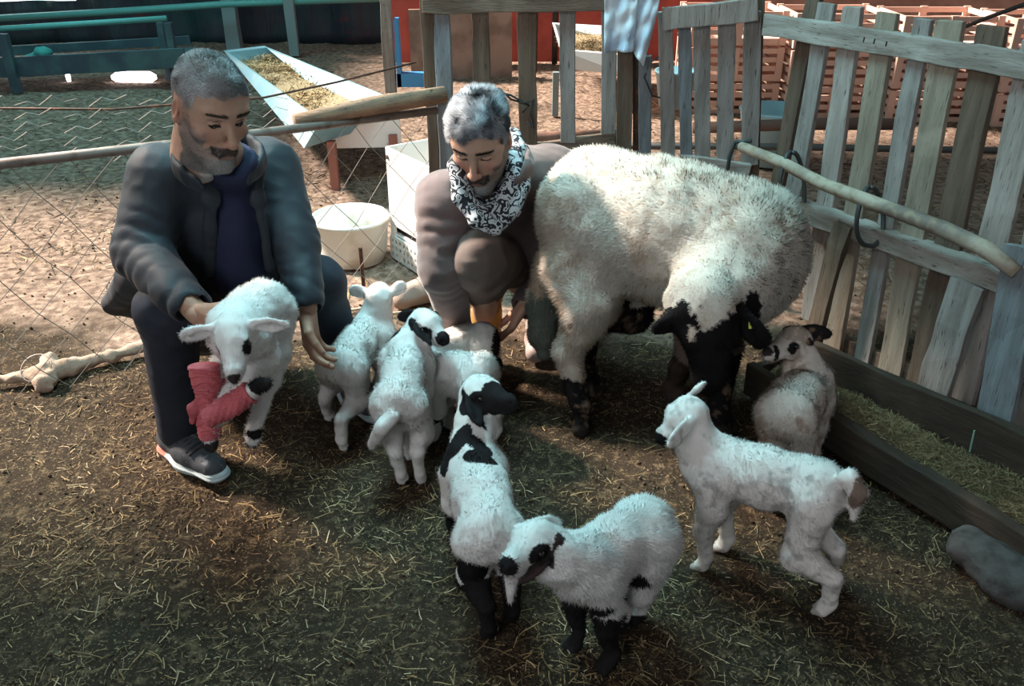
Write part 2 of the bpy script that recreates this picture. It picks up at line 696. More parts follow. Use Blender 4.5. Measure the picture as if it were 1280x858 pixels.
# straw and dung litter: thousands of loose stalks nobody could count
def stalks(name, label, cat, n, fn, colors, lr=(.012, .06), wr=(.0010, .0026), seed=5, tilt=.18, bend=.25):
    rg = np.random.default_rng(seed)
    p, n = fn(n, rg)
    th = rg.random(n) * math.tau
    tl = rg.normal(0, tilt, n)
    d = np.stack([np.cos(th) * np.cos(tl), np.sin(th) * np.cos(tl), np.sin(tl)], 1)
    L = (lr[0] + (lr[1] - lr[0]) * rg.random(n) ** 2.2)[:, None]
    W = rg.uniform(*wr, n)[:, None]
    sd = nrm_rows(np.cross(d, rg.normal(0, .35, (n, 3)) + UP))
    bn = rg.normal(0, bend, (n, 3)) * V(1, 1, .35)
    c = p
    e0 = c - d * L / 2; e1 = c + d * L / 2; mid = c + bn * L * .25
    v = np.stack([e0 - sd * W / 2, e0 + sd * W / 2, mid + sd * W / 2, mid - sd * W / 2, e1 + sd * W / 2, e1 - sd * W / 2], 1).reshape(-1, 3)
    b = np.arange(n)[:, None] * 6
    f = np.concatenate([b + np.array([[0, 1, 2, 3]]), b + np.array([[3, 2, 4, 5]])])
    cl = np.array(colors)[rg.integers(0, len(colors), n)] * rg.uniform(.32, 1.1, (n, 1)) * V(1.04, .97, .90) * (1 + .5 * vnoise(p, 4, 2))[:, None]
    o = mesh_np(name, v, f, M_STRAW, None, np.repeat(cl, 6, 0), smooth=False)
    tag(o, label, cat, kind='stuff')
    return o


M_STRAW = mat('straw_stalks', attr=True, rough=.75, spec=.2)
STRAW = [(.34, .24, .12), (.42, .32, .18), (.22, .155, .08), (.10, .072, .04), (.19, .15, .08), (.075, .055, .032), (.50, .41, .27), (.12, .08, .048), (.05, .037, .022), (.08, .058, .035), (.06, .045, .027)]


def litter(n, rg):
    y = .95 + 2.75 * rg.random(n) ** 1.15
    x = (rg.random(n) * 2 - 1) * (y * .72 + .5)
    q = np.stack([x, y, x * 0], 1)
    keep = (vnoise(q, 3.1, 21) * .6 + vnoise(q, 11, 22) * .5 + .55) > rg.random(n) * 1.1
    keep &= ~((y > 2.75 + .58 * (x + 1.4)) & (x < -.1) & (rg.random(n) > .06))
    x, y = x[keep], y[keep]
    z = terrain(x, y) + .002 + rg.random(len(x)) ** 2 * .009
    return np.stack([x, y, z], 1), len(x)


stalks('straw_litter', 'loose straw and hay trodden over the whole dirt floor of the pen', 'straw', 125000, litter, STRAW, lr=(.004, .034), wr=(.0008, .0024), tilt=.14)
stalks('straw_litter', 'longer pale straw stalks lying on top of the trodden litter in the pen', 'straw', 9000, litter, STRAW[:3] + [STRAW[6]], lr=(.02, .075), wr=(.0012, .0026), seed=77, tilt=.10)


def far_litter(n, rg):
    y = 3.2 + 5 * rg.random(n); x = (rg.random(n) * 2 - 1) * (y * .62)
    q = np.stack([x, y, x * 0], 1)
    k = vnoise(q, 1.4, 5) > rg.random(n) * 1.6 - .7
    x, y = x[k], y[k]
    return np.stack([x, y, terrain(x, y) + .008], 1), len(x)


stalks('straw_litter', 'sparse straw scattered on the bare earth beyond the wire fence', 'straw', 16000, far_litter, STRAW, lr=(.03, .12), wr=(.003, .006), seed=8)


def clods():
    rg = np.random.default_rng(4)
    n = 4200
    y = 1.0 + 5.0 * rg.random(n) ** 1.6; x = (rg.random(n) * 2 - 1) * (y * .7 + .3)
    r = rg.uniform(.0025, .0075, n)
    base = np.array([(1, 0, 0), (-1, 0, 0), (0, 1, 0), (0, -1, 0), (0, 0, 1), (0, 0, -1), (.6, .6, .5), (-.6, .5, .6)], float)
    base = base[:6]
    f0 = np.array([(0, 2, 4), (2, 1, 4), (1, 3, 4), (3, 0, 4), (2, 0, 5), (1, 2, 5), (3, 1, 5), (0, 3, 5)])
    v = base[None] * r[:, None, None] * rg.uniform(.6, 1.3, (n, 6, 1)) + np.stack([x, y, terrain(x, y) + r * .4], 1)[:, None]
    f = f0[None] + (np.arange(n) * 6)[:, None, None]
    c = np.repeat(np.array([(.08, .056, .04), (.06, .044, .03), (.15, .105, .075)])[rg.integers(0, 3, n)], 6, 0)
    tag(mesh_np('dirt_clods', v.reshape(-1, 3), f.reshape(-1, 3), M_FUR, None, c), 'small dry clods and droppings strewn over the pen floor', 'dirt', kind='stuff')


clods()
# ------------------------------------------------------------------ people


def head_mesh(h=.0021, old=0, beard=1.0, smile=0.0):
    """head in its own frame (metres): +Y face, +Z up, +X the person's right; origin between the ears; chin at z -.125"""
    S = SDF()
    E3 = np.eye(3)
    S.ell((0, -.012, .035), (.076, .096, .086), k=.01)
    S.ell((0, .020, .012), (.069, .074, .080), k=.03)
    S.ell((0, .046, -.055), (.050, .046, .052), k=.03)                    # mid face
    S.cap((.050, .004, -.055), (.016, .072, -.104), .020, .019, k=.028)   # jaw
    S.cap((-.050, .004, -.055), (-.016, .072, -.104), .020, .019, k=.028)
    S.cap((-.010, .078, -.106), (.010, .078, -.106), .019, .019, k=.02)     # chin
    S.cap((0, -.025, -.03), (0, -.035, -.15), .060, .058, k=.03)           # neck
    S.cap((0, .02, -.085), (0, -.01, -.16), .042, .05, k=.03)
    for e in (-1, 1):
        S.cap((.010 * e, .088, .030), (.046 * e, .072, .030), .0095, .008, k=.014)  # brow ridge
        S.ell((.047 * e, .060, -.030), (.021, .020, .016), k=.018)          # cheekbone
        S.ell((.032 * e, .094, .005), (.018, .016, .012), k=.012, op='s')    # socket
        S.ell((.032 * e, .075, .004), (.0145, .0135, .0130), k=.003)       # lid over eyeball
        S.cap((.019 * e, .0885, .0005), (.046 * e, .0815, -.001), .0020, k=.003, op='s')
        # ear
        S.ell((.078 * e, -.010, -.008), (.007, .019, .033), (V(1, -.25 * e, .0), V(.25 * e, 1, 0), UP), k=.006)
        S.ell((.084 * e, -.006, -.004), (.006, .011, .020), k=.004, op='s')
        S.cap((.073 * e, .0, -.03), (.070 * e, .002, -.018), .008, k=.006)
    # nose
    S.cap((0, .090, .018), (0, .114, -.028), .0075, .0105, k=.010)
    S.ell((0, .117, -.034), (.0115, .0115, .0100), k=.008)
    for e in (-1, 1):
        S.ell((.0135 * e, .105, -.038), (.0075, .0105, .0075), k=.006)
        S.ell((.0065 * e, .112, -.0445), (.0035, .005, .003), k=.002, op='s')
        S.cap((.019 * e, .098, -.040), (.029 * e, .086, -.066), .0022, k=.010, op='s')
    # mouth
    S.ell((0, .092, -.063), (.025, .014, .014), k=.014)
    S.cap((-.019, .1000, -.0655), (.019, .1000, -.0655), .0055, k=.006)
    S.cap((-.015, .0985, -.0755), (.015, .0985, -.0755), .0060, k=.006)
    S.cap((-.023, .0985, -.0705 + smile), (0, .1085, -.0710), .0017, k=.003, op='s')
    S.cap((.023, .0985, -.0705 + smile), (0, .1085, -.0710), .0017, k=.003, op='s')
    # forehead lines
    v, F, N = S.mesh(h, disp=lambda q: .0008 * vnoise(q, 60, 4), pad=.01)
    return S, v, F, N


def smooth01(x):
    x = np.clip(x, 0, 1)
    return x * x * (3 - 2 * x)


def head_regions(v):
    """hair mask, beard mask, moustache mask, brow mask in the head frame"""
    x, y, z = v[:, 0], v[:, 1], v[:, 2]
    nz = vnoise(v, 45, 3) * .006 + vnoise(v, 110, 5) * .004
    ax = np.abs(x)
    # hairline: forehead at z>.068, temples, sideburns, nape
    line = np.where(y > .02, .070 - .010 * (ax / .05) ** 2 + (.0 * y), 0)
    temple = (y < .048 - np.clip((z - .02) * .05, 0, 1)) & (z > .000)
    hair = ((z > line + nz) & (y > .02) & (z > .060)) | (temple & (y < .046 + nz) & (z > .018 + nz)) | ((y < .012 + nz) & (z > -.020 + nz)) | ((y < -.035) & (z > -.075 + nz))
    side = (ax > .058) & (y > -.0) & (y < .034 + nz) & (z < .03) & (z > -.05)
    hair = hair & ~((ax > .070) & (z < .026) & (y > -.036) & (y < .012))  # ears free
    jaw = ((z < -.060 + nz * 1.5) | ((ax > .046) & (z < -.022 + nz))) & (y > .0 + nz) & (z > -.150)
    jaw = jaw & ~((ax < .026) & (z > -.083) & (z < -.055) & (y > .085))
    st = (ax < .033 + nz) & (z < -.0495 - ax * .1 + nz * .15) & (z > -.0620 - ax * .42) & (y > .082)
    brow = (z > .0270 - ax * .04 + nz * .3) & (z < .0365 - ax * .12 + nz * .3) & (ax > .010) & (ax < .052) & (y > .06)
    ear = (ax > .074) & (z < .03) & (y > -.034) & (y < .016)
    return hair & ~ear, (jaw | side) & ~ear, st & ~ear, brow, ear


def place(v, pos, A, s=1.0):
    """A rows: right(X), forward(Y), up(Z) in world"""
    return (v * s) @ A + pos


def hand_sdf(S, wrist, fdir, pdir, thumb_side, curl, spread=1.0, s=1.0, col=None, thumb_curl=.5):
    """fdir: where fingers point; pdir: palm normal (the side fingers close towards); thumb_side: +1/-1 along cross(fdir,pdir)"""
    f = nrm(fdir); p = nrm(np.asarray(pdir, float) - f * np.dot(f, pdir)); l = np.cross(f, p) * thumb_side
    w = np.asarray(wrist, float)
    S.cap(w - f * .05 * s, w, .027 * s, .024 * s, k=.012, col=col, flat=(p, 1.15))
    offs = [.030, .010, -.010, -.028]
    kn = []
    for i, o in enumerate(offs):
        K = w + f * (.083 - .006 * abs(i - 1)) * s + l * o * s
        kn.append(K)
        S.cap(w + l * o * .62 * s + f * .008 * s, K, .0150 * s, .0115 * s, k=.010 * s, col=col)
    S.ell(w + f * .030 * s + l * .020 * s + p * .010 * s, V(.026, .014, .014) * s, (f, l, p), k=.012, col=col)
    lens = [(.037, .023, .018), (.041, .026, .020), (.038, .024, .019), (.030, .019, .017)]
    for i, K in enumerate(kn):
        a = 0.0
        c = curl[i]
        q = K
        sp = (offs[i] * 3.2 - .0) * spread
        base = nrm(f + l * sp)
        r = .0106 * s if i < 3 else .0094 * s
        for j, Ls in enumerate(lens[i]):
            a += c * (.9, 1.1, .8)[j]
            d = base * math.cos(a) + p * math.sin(a)
            e = q + d * Ls * s
            S.cap(q, e, r, r * .9, k=.0035 * s, col=col)
            if j == 2:
                S.ell(e + (-p * math.cos(a) + base * math.sin(a)) * r * .62, V(.0062, .0055, .003) * s, (d, l, np.cross(d, l)), k=.001, col=(.55, .36, .30))
            q = e; r *= .9
    t0 = w + f * .014 * s + l * .022 * s + p * .006 * s
    t1 = t0 + nrm(f * .75 + l * .75 + p * .35) * .042 * s
    t2 = t1 + nrm(f * .95 + l * .25 * (1 - thumb_curl) + p * thumb_curl) * .032 * s
    t3 = t2 + nrm(f * .9 - l * .2 * thumb_curl + p * thumb_curl * 1.2) * .026 * s
    S.cap(t0, t1, .0155 * s, .0125 * s, k=.010 * s, col=col)
    S.cap(t1, t2, .0120 * s, .0108 * s, k=.003 * s, col=col)
    S.cap(t2, t3, .0108 * s, .0090 * s, k=.003 * s, col=col)


def merge(parts):
    vs, fs, cs, b = [], [], [], 0
    for v, f, c in parts:
        vs.append(v); fs.append(f + b); cs.append(c); b += len(v)
    return np.concatenate(vs), np.concatenate(fs), np.concatenate(cs)


def person(label, base, head_pos, A, skin, haircol, beardcol, hands, core, hair_len=.007, nhair=45000, curly=0.0, smile=0.0, hs=1.0, hairgrey=.5, stub=.5, eye_open=True):
    """one continuous body (head, neck, trunk, arms, hands); clothes come as children later"""
    S, v, F, N = head_mesh(smile=smile)
    hair, jaw, st, brow, ear = head_regions(v)
    cols = np.tile(np.array(skin, float), (len(v), 1))
    mot = (vnoise(v, 30, 7) * .06 + vnoise(v, 90, 8) * .05)[:, None]
    cols = cols * (1 + mot)
    red = np.exp(-((np.abs(v[:, 0]) - .04) ** 2 / .0004 + (v[:, 2] + .03) ** 2 / .0006)) * (v[:, 1] > .03) + np.exp(-(v[:, 0] ** 2 / .0003 + (v[:, 2] + .035) ** 2 / .0002)) * (v[:, 1] > .1) + ear * .8
    cols = cols * (1 - red[:, None] * .25 * np.array([0, .8, .8]))
    lips = (np.abs(v[:, 0]) < .021) & (v[:, 2] < -.063) & (v[:, 2] > -.081) & (v[:, 1] > .095)
    cols[lips] = np.array(skin) * np.array([.78, .55, .52])
    hc = np.array(haircol); bc = np.array(beardcol)
    g = (vnoise(v, 70, 9) * .5 + .5)[:, None]
    hx, hy, hz = np.abs(v[:, 0]), v[:, 1], v[:, 2]
    front = smooth01((hz - (.066 - .008 * (hx / .05) ** 2) + vnoise(v, 60, 3) * .004) / .010)
    sidew = smooth01((.048 - hy) / .014) * smooth01((hz - .012) / .02)
    backw = smooth01((.006 - hy) / .016) * smooth01((hz + .03) / .02)
    hw = np.maximum(np.maximum(front, sidew), backw) * (~ear) * (1 - ((hx > .070) & (hz < .026) & (hy > -.036) & (hy < .012)))
    hw = hw[:, None] * .8
    cols = cols * (1 - hw) + hc * (.7 + .6 * g) * hw
    x_, y_, z_ = np.abs(v[:, 0]), v[:, 1], v[:, 2]
    jw = smooth01(np.maximum((-.050 - z_) / .022, np.minimum((x_ - .040) / .014, (-.012 - z_) / .03))) * smooth01((y_ + .005) / .02) * (~ear) * (z_ > -.15)
    jw = (jw * (.75 + .35 * vnoise(v, 90, 6)))[:, None].clip(0, 1) * (1 - stub)
    cols = cols * (1 - jw) + bc * jw
    cw = (np.exp(-(v[:, 0] ** 2 / .0011)) * smooth01((-.080 - z_) / .012) * (y_ > .03) * .75)[:, None]
    cols = cols * (1 - cw) + V(.46, .46, .46) * cw
    cols[st] = cols[st] * .3 + np.array(st_col(bc)) * .7
    cols[brow] = cols[brow] * .35 + V(.035, .028, .024) * .65
    slit = (np.abs(np.abs(v[:, 0]) - .032) < .0145) & (np.abs(v[:, 2] - .000) < .0028) & (v[:, 1] > .078)
    cols[slit] = V(.03, .02, .018)
    lashes = (np.abs(np.abs(v[:, 0]) - .032) < .015) & (np.abs(v[:, 2] - .0125) < .0016) & (v[:, 1] > .07)
    cols[lashes] *= .55
    pts = [(place(v, head_pos, A, hs), F, cols)]
    for (args, kw) in hands:
        H = SDF()
        hand_sdf(H, *args, **kw)
        for (a, b, ra, rb) in kw_arms.get(id(args), []): H.cap(a, b, ra, rb, k=.01)
        hv, hf, hn = H.mesh(.0022, disp=lambda q: .0005 * vnoise(q, 120, 4), pad=.008)
        hc_ = H.color(hv, np.array(skin) * V(.95, .85, .82)) * (1 + (vnoise(hv, 60, 3) * .10)[:, None])
        pts.append((hv, hf, hc_))
    C = SDF()
    core(C)
    cv, cf, cn = C.mesh(.009)
    pts.append((cv, cf, np.tile(np.array(skin), (len(cv), 1))))
    V_, F_, C_ = merge(pts)
    root = empty('person', base, label, 'person')
    mesh_np('body', V_, F_, M_SKIN, root, C_)
    # hair of the head, eyebrows and beard as short strands
    lf = np.zeros(len(v))
    lf[hair] = 1.0
    up = np.clip((v[:, 2] + .02) / .10, .35, 1)
    lf[hair] *= up[hair]
    cb = np.stack([v[:, 0] * 3, np.full(len(v), .25), np.full(len(v), -.25)], 1)
    hcols = np.tile(hc, (len(v), 1))
    gg = smooth01((vnoise(v, 34 + 45 * curly, 11) * .5 + .5) * 1.4 - .3)[:, None] * hairgrey
    sidegrey = np.clip((np.abs(v[:, 0]) - .045) / .03, 0, 1)[:, None] * .7
    gg = np.clip(gg + sidegrey, 0, 1)
    hcols = hcols * (1 - gg) + np.array([.48, .50, .53]) * gg
    bv, bf, bn, bcx = blades(v, F, N, hcols, nhair, hair_len, .0009 + curly * .0006, comb=cb, lift=.9, seed=31, lenf=lf, clump=.4 + curly, dark=.3)
    mesh_np('hair', place(bv, head_pos, A, hs), bf, M_HAIR, root, bcx, normals=bn @ A)
    lf = np.zeros(len(v)); lf[jaw] = .55; lf[st] = 1.1
    lf[jaw & (v[:, 2] < -.085)] = 1.0
    bcols = np.tile(bc, (len(v), 1))
    chin = np.exp(-(v[:, 0] ** 2 / .0009)) * (v[:, 2] < -.075)
    bcols = bcols * (1 - chin[:, None] * .8) + np.array([.50, .50, .50]) * chin[:, None] * .8
    bcols[st] = st_col(bc)
    cb = np.tile(V(0, .0, -1.0), (len(v), 1))
    bv, bf, bn, bcx = blades(v, F, N, bcols, int(nhair * .55), .0065, .0007, comb=cb, lift=.5, seed=32, lenf=lf, clump=.3, dark=.35)
    mesh_np('beard', place(bv, head_pos, A, hs), bf, M_HAIR, root, bcx, normals=bn @ A)
    lf = np.zeros(len(v)); lf[brow] = 1
    cb = np.stack([np.sign(v[:, 0]) * 1.2, np.zeros(len(v)), np.full(len(v), .1)], 1)
    bv, bf, bn, bcx = blades(v, F, N, np.tile(V(.02, .017, .015), (len(v), 1)), 1600, .008, .0007, comb=cb, lift=.3, seed=33, lenf=lf)
    mesh_np('eyebrows', place(bv, head_pos, A, hs), bf, M_HAIR, root, bcx, normals=bn @ A)
    if eye_open:
        for e in (-1, 1):
            m = MB()
            c = place(V(.032 * e, .0772, .0025)[None], head_pos, A, hs)[0]
            ax = A[1]
            m.lathe(c, [(.0122 * math.sin(a), -.0122 * math.cos(a)) for a in np.linspace(0, math.pi, 12)], n=18, axis=A[0])
            m.build('eye', M_EYE, root, smooth=True)
    return root


kw_arms = {}


def st_col(bc):
    return np.array(bc) * .22


def cloth(name, S, h, material, parent, disp=None, cut=None, colf=None, wr=(.004, 11)):
    def dd(q): return wr[0] * vnoise(q, wr[1], 8) + wr[0] * .5 * np.abs(vnoise(q, wr[1] * 2.3, 14)) + (disp(q) if disp else 0)
    v, F, N = S.mesh(h, disp=dd, cut=cut)
    return mesh_np(name, v, F, material, parent, None if colf is None else colf(v))


M_NAVY = mat('navy_jacket_cloth', (.009, .016, .026), .66, noise=[(6, (.007, .011, .017), .4, .7)], bump=(420, .25, .002), sheen=.06)
M_TEE = mat('dark_blue_tshirt', (.010, .014, .048), .85, bump=(500, .2, .002))
M_JEAN = mat('dark_jeans', (.010, .014, .026), .8, noise=[(9, (.02, .026, .04), .5, .8)], bump=(500, .3, .002))
M_BROWN = mat('mauve_brown_fleece', (.125, .083, .080), .85, noise=[(7, (.062, .045, .045), .4, .7)], bump=(380, .3, .003), sheen=.3)
M_KHAKI = mat('grey_brown_trousers', (.145, .112, .098), .85, noise=[(8, (.085, .066, .06), .4, .7)], bump=(420, .3, .002))


def crouching_man():
    face = nrm(V(.64, -.68, -.36))
    up0 = nrm(V(.10, .05, 1))
    right = nrm(np.cross(face, up0))
    A = np.array([right, face, np.cross(right, face)])
    hp = Y(262, 133, 2.14)
    shR, shL = Y(202, 222, 2.26), Y(338, 212, 2.40)
    elR, wrR = Y(178, 318, 2.16), Y(248, 393, 1.90)
    elL, wrL = Y(368, 302, 2.28), Y(384, 386, 2.13)
    kR, aR = Y(212, 392, 2.04), V(-.955, 2.105, .10)
    kL, aL = Y(396, 354, 2.37), V(-.52, 2.44, .10)
    hipR, hipL = V(-1.06, 2.50, .27), V(-.84, 2.60, .27)
    chest = (shR + shL) / 2 + V(.0, .03, -.06)
    belly = chest * .5 + (hipR + hipL) / 2 * .5 + V(.05, -.06, .03)
    tf = nrm(V(.35, -.93, 0))

    def core(C):
        C.chain([hp + V(0, .03, -.12), chest + UP * .08, chest, belly, (hipR + hipL) / 2], [.055, .06, .11, .12, .12], k=.05)
        C.chain([shR, elR, wrR], [.05, .04, .028], k=.03)
        C.chain([shL, elL, wrL], [.05, .04, .028], k=.03)
        C.chain([hipR, kR, aR], [.08, .055, .04], k=.03)
        C.chain([hipL, kL, aL], [.08, .055, .04], k=.03)
    hR = (wrR, V(.30, -.20, -.18), V(.75, .55, -.2), 1, (.35, .4, .42, .45))
    hL = (wrL + V(.0, -.0, -.01), V(.02, -.06, -.30), V(.85, -.15, .1), 1, (.45, .42, .45, .5))
    root = person('grey-haired man with moustache crouching in a navy jacket, steadying a lamb with bandaged legs', V(-.9, 2.25, 0), hp, A,
                  (.40, .245, .175), (.22, .23, .235), (.20, .19, .185),
                  [(hR, dict(s=1.04, thumb_curl=.3)), (hL, dict(s=1.04, spread=.35))], core, hair_len=.006, nhair=60000, hs=1.03, hairgrey=.85, stub=.55)
    # jacket: trunk, sleeves, spreading hem, open front
    S = SDF()
    hc = (hipR + hipL) / 2
    S.chain([chest + UP * .03, chest * .6 + belly * .4, belly], [.135, .155, .165], k=.06)
    S.cap(shR + UP * .0, shL, .078, .078, k=.05)
    S.cap(belly, hc + V(-.03, .0, .04), .17, .19, k=.06, wr=(.007, 40))
    S.cap(hc + V(-.02, .0, .04), Y(150, 378, 2.44), .13, .045, k=.05, wr=(.006, 60))
    S.cap(Y(190, 330, 2.3), Y(140, 380, 2.40), .08, .03, k=.05, wr=(.006, 70))
    S.chain([shR, elR], [.088, .075], k=.03, wr=(.0065, 95))
    S.chain([elR, wrR + (elR - wrR) * .12], [.072, .052], k=.03, wr=(.0065, 100))
    S.chain([shL, elL], [.085, .068], k=.03, wr=(.0065, 95))
    S.chain([elL, wrL + (elL - wrL) * .1], [.066, .050], k=.03, wr=(.0065, 100))
    # cuffs open
    dR, dL = nrm(wrR - elR), nrm(wrL - elL)
    S.cap(wrR - dR * .035, wrR + dR * .10, .036, k=.004, op='s')
    S.cap(wrL - dL * .035, wrL + dL * .10, .036, k=.004, op='s')
    # open front: a long wedge taken out of the chest
    nk = hp + V(.03, -.02, -.14)
    S.cap(Y(290, 205, 2.18), Y(298, 345, 2.17), .042, .062, k=.010, op='s')
    S.cap(hp + V(-.01, .03, -.10), hp + V(0, .03, .06), .075, .12, k=.012, op='s')
    cloth('jacket', S, .0065, M_NAVY, root, wr=(.006, 12))
    S = SDF()
    for pts in ([Y(258, 200, 2.20), Y(262, 250, 2.19), Y(262, 340, 2.20)], [Y(322, 195, 2.24), Y(324, 250, 2.21), Y(336, 335, 2.20)]):
        S.chain(pts, [.022, .022, .018], k=.01, flat=(nrm(V(.3, -1, .1)), 2.4))
    cloth('lapels', S, .005, M_NAVY, root, wr=(.004, 16))
    # standing collar
    S = SDF()
    ck = hp + V(-.015, .055, -.135)
    cols_ = []
    for i, th in enumerate(np.linspace(-2.35, 2.35, 12)):
        d = -tf * math.cos(th) + np.cross(UP, tf) * math.sin(th)
        drop = .045 * (1 - math.cos(th)) * .5
        cols_.append(ck + d * (.088 + .012 * abs(math.sin(th))) + V(0, 0, .018 - drop * 1.6))
    for i in range(11):
        S.cap(cols_[i], cols_[i + 1], .030, .030, k=.01, flat=(nrm((cols_[i] + cols_[i + 1]) / 2 - ck - V(0, 0, .0)), 2.6))
    cloth('collar', S, .005, M_NAVY, root, wr=(.003, 16))
    # t-shirt
    S = SDF()
    S.chain([chest + UP * .03, chest * .6 + belly * .4, belly], [.118, .140, .150], k=.05)
    S.cap(chest + UP * .05, nk + V(0, .05, -.01), .09, .06, k=.04)
    S.cap(Y(290, 225, 2.27), Y(298, 345, 2.25), .055, .075, k=.03)
    S.cap(nk + V(.02, -.05, -.005), nk + V(-.01, .06, .10), .046, .09, k=.012, op='s')
    cloth('tshirt', S, .007, M_TEE, root, wr=(.005, 13))
    # trousers
    S = SDF()
    S.cap(hipR, hipL, .12, .12, k=.05)
    S.chain([hipR, kR], [.115, .082], k=.04, wr=(.006, 50))
    S.chain([kR, aR + UP * .0], [.080, .056], k=.03, wr=(.006, 75))
    S.chain([hipL, kL], [.115, .082], k=.04, wr=(.004, 50))
    S.chain([kL, aL], [.080, .056], k=.03, wr=(.005, 70))
    cloth('trousers', S, .0075, M_JEAN, root, wr=(.005, 12))
    for nm, an, td in (('shoe', V(-.955, 2.105, 0), nrm(V(.76, -.65, 0))), ('shoe', V(-.52, 2.44, 0), nrm(V(.45, -.7, 0)))):
        shoe(an, td, root)


def shoe(an, td, root):
    sd = np.cross(UP, td)
    p = lambda a, b, c: an + td * a + sd * b + UP * c
    S = SDF()
    S.cap(p(-.045, 0, .055), p(.06, 0, .055), .042, .044, k=.03)
    S.cap(p(.05, 0, .050), p(.155, .004, .040), .044, .036, k=.03)
    S.cap(p(-.03, 0, .06), p(-.015, 0, .115), .040, .043, k=.02)
    S.cap(p(-.02, 0, .10), p(-.02, 0, .17), .032, .034, k=.01, op='s')
    S.ell(p(.05, 0, -.0), (.3, .3, .022), k=.006, op='s')
    v, F, N = S.mesh(.0035, disp=lambda q: .0012 * vnoise(q, 50, 3), pad=.01)
    up = mesh_np('shoe', v, F, M_SHOE, root)
    S = SDF()
    S.cap(p(-.05, 0, .022), p(.05, .002, .020), .046, .047, k=.02, flat=(UP, 1.9))
    S.cap(p(.05, .002, .020), p(.165, .004, .024), .047, .038, k=.02, flat=(UP, 1.9))
    v, F, N = S.mesh(.0035, pad=.01, disp=lambda q: .001 * np.sin(q[:, 2] * 500), cut=lambda q: -q[:, 2] + .001)
    c = np.tile(V(.42, .50, .52), (len(v), 1))
    c[(v - an) @ td < -.02] = V(.62, .20, .15)
    mesh_np('sole', v, F, mat('shoe_sole_foam', attr=True, rough=.6), up, c)
    m = MB()
    for i in range(6):
        a = .030 + i * .015
        z = .098 - i * .0032
        m.tube([p(a, -.034, z - .006), p(a + .008, -.014, z + .008), p(a + .004, .014, z + .008), p(a, .034, z - .006)], .0035, 6)
    m.tube([p(-.0, 0, .108), p(.02, .03, .104), p(.0, .045, .085)], .0022, 6)
    m.tube([p(-.0, 0, .108), p(.025, -.028, .104), p(.01, -.046, .085)], .0022, 6)
    m.build('laces', M_LACE, up, smooth=True)


M_SHOE = mat('shoe_mesh_fabric', (.045, .052, .062), .65, noise=[(30, (.16, .18, .20), .60, .66)], bump=(300, .5, .002))
M_LACE = mat('dark_laces', (.02, .02, .024), .8)
M_SCARF = None


def scarf_material():
    m = bpy.data.materials.new('patterned_scarf_cloth')
    m.use_nodes = True
    nt = m.node_tree; N, L = nt.nodes, nt.links
    b = N['Principled BSDF']; b.inputs['Roughness'].default_value = .85
    tc = N.new('ShaderNodeTexCoord')
    n = N.new('ShaderNodeTexNoise'); n.inputs['Scale'].default_value = 26; n.inputs['Detail'].default_value = 1.5
    L.new(tc.outputs['Object'], n.inputs['Vector'])
    w = N.new('ShaderNodeTexVoronoi'); w.feature = 'SMOOTH_F1'; w.inputs['Scale'].default_value = 30
    mx = N.new('ShaderNodeMix'); mx.data_type = 'VECTOR'; mx.inputs['Factor'].default_value = .12
    L.new(tc.outputs['Object'], mx.inputs['A']); L.new(n.outputs['Color'], mx.inputs['B'])
    L.new(mx.outputs['Result'], w.inputs['Vector'])
    mt = N.new('ShaderNodeMath'); mt.operation = 'MULTIPLY'; mt.inputs[1].default_value = 24
    L.new(w.outputs['Distance'], mt.inputs[0])
    sn = N.new('ShaderNodeMath'); sn.operation = 'SINE'
    L.new(mt.outputs[0], sn.inputs[0])
    r = N.new('ShaderNodeValToRGB')
    r.color_ramp.interpolation = 'LINEAR'
    r.color_ramp.elements[0].position = .42; r.color_ramp.elements[0].color = (.012, .012, .018, 1)
    r.color_ramp.elements[1].position = .52; r.color_ramp.elements[1].color = (.52, .55, .58, 1)
    ad = N.new('ShaderNodeMath'); ad.operation = 'MULTIPLY_ADD'; ad.inputs[1].default_value = .5; ad.inputs[2].default_value = .5
    L.new(sn.outputs[0], ad.inputs[0]); L.new(ad.outputs[0], r.inputs[0])
    L.new(r.outputs[0], b.inputs['Base Color'])
    return m


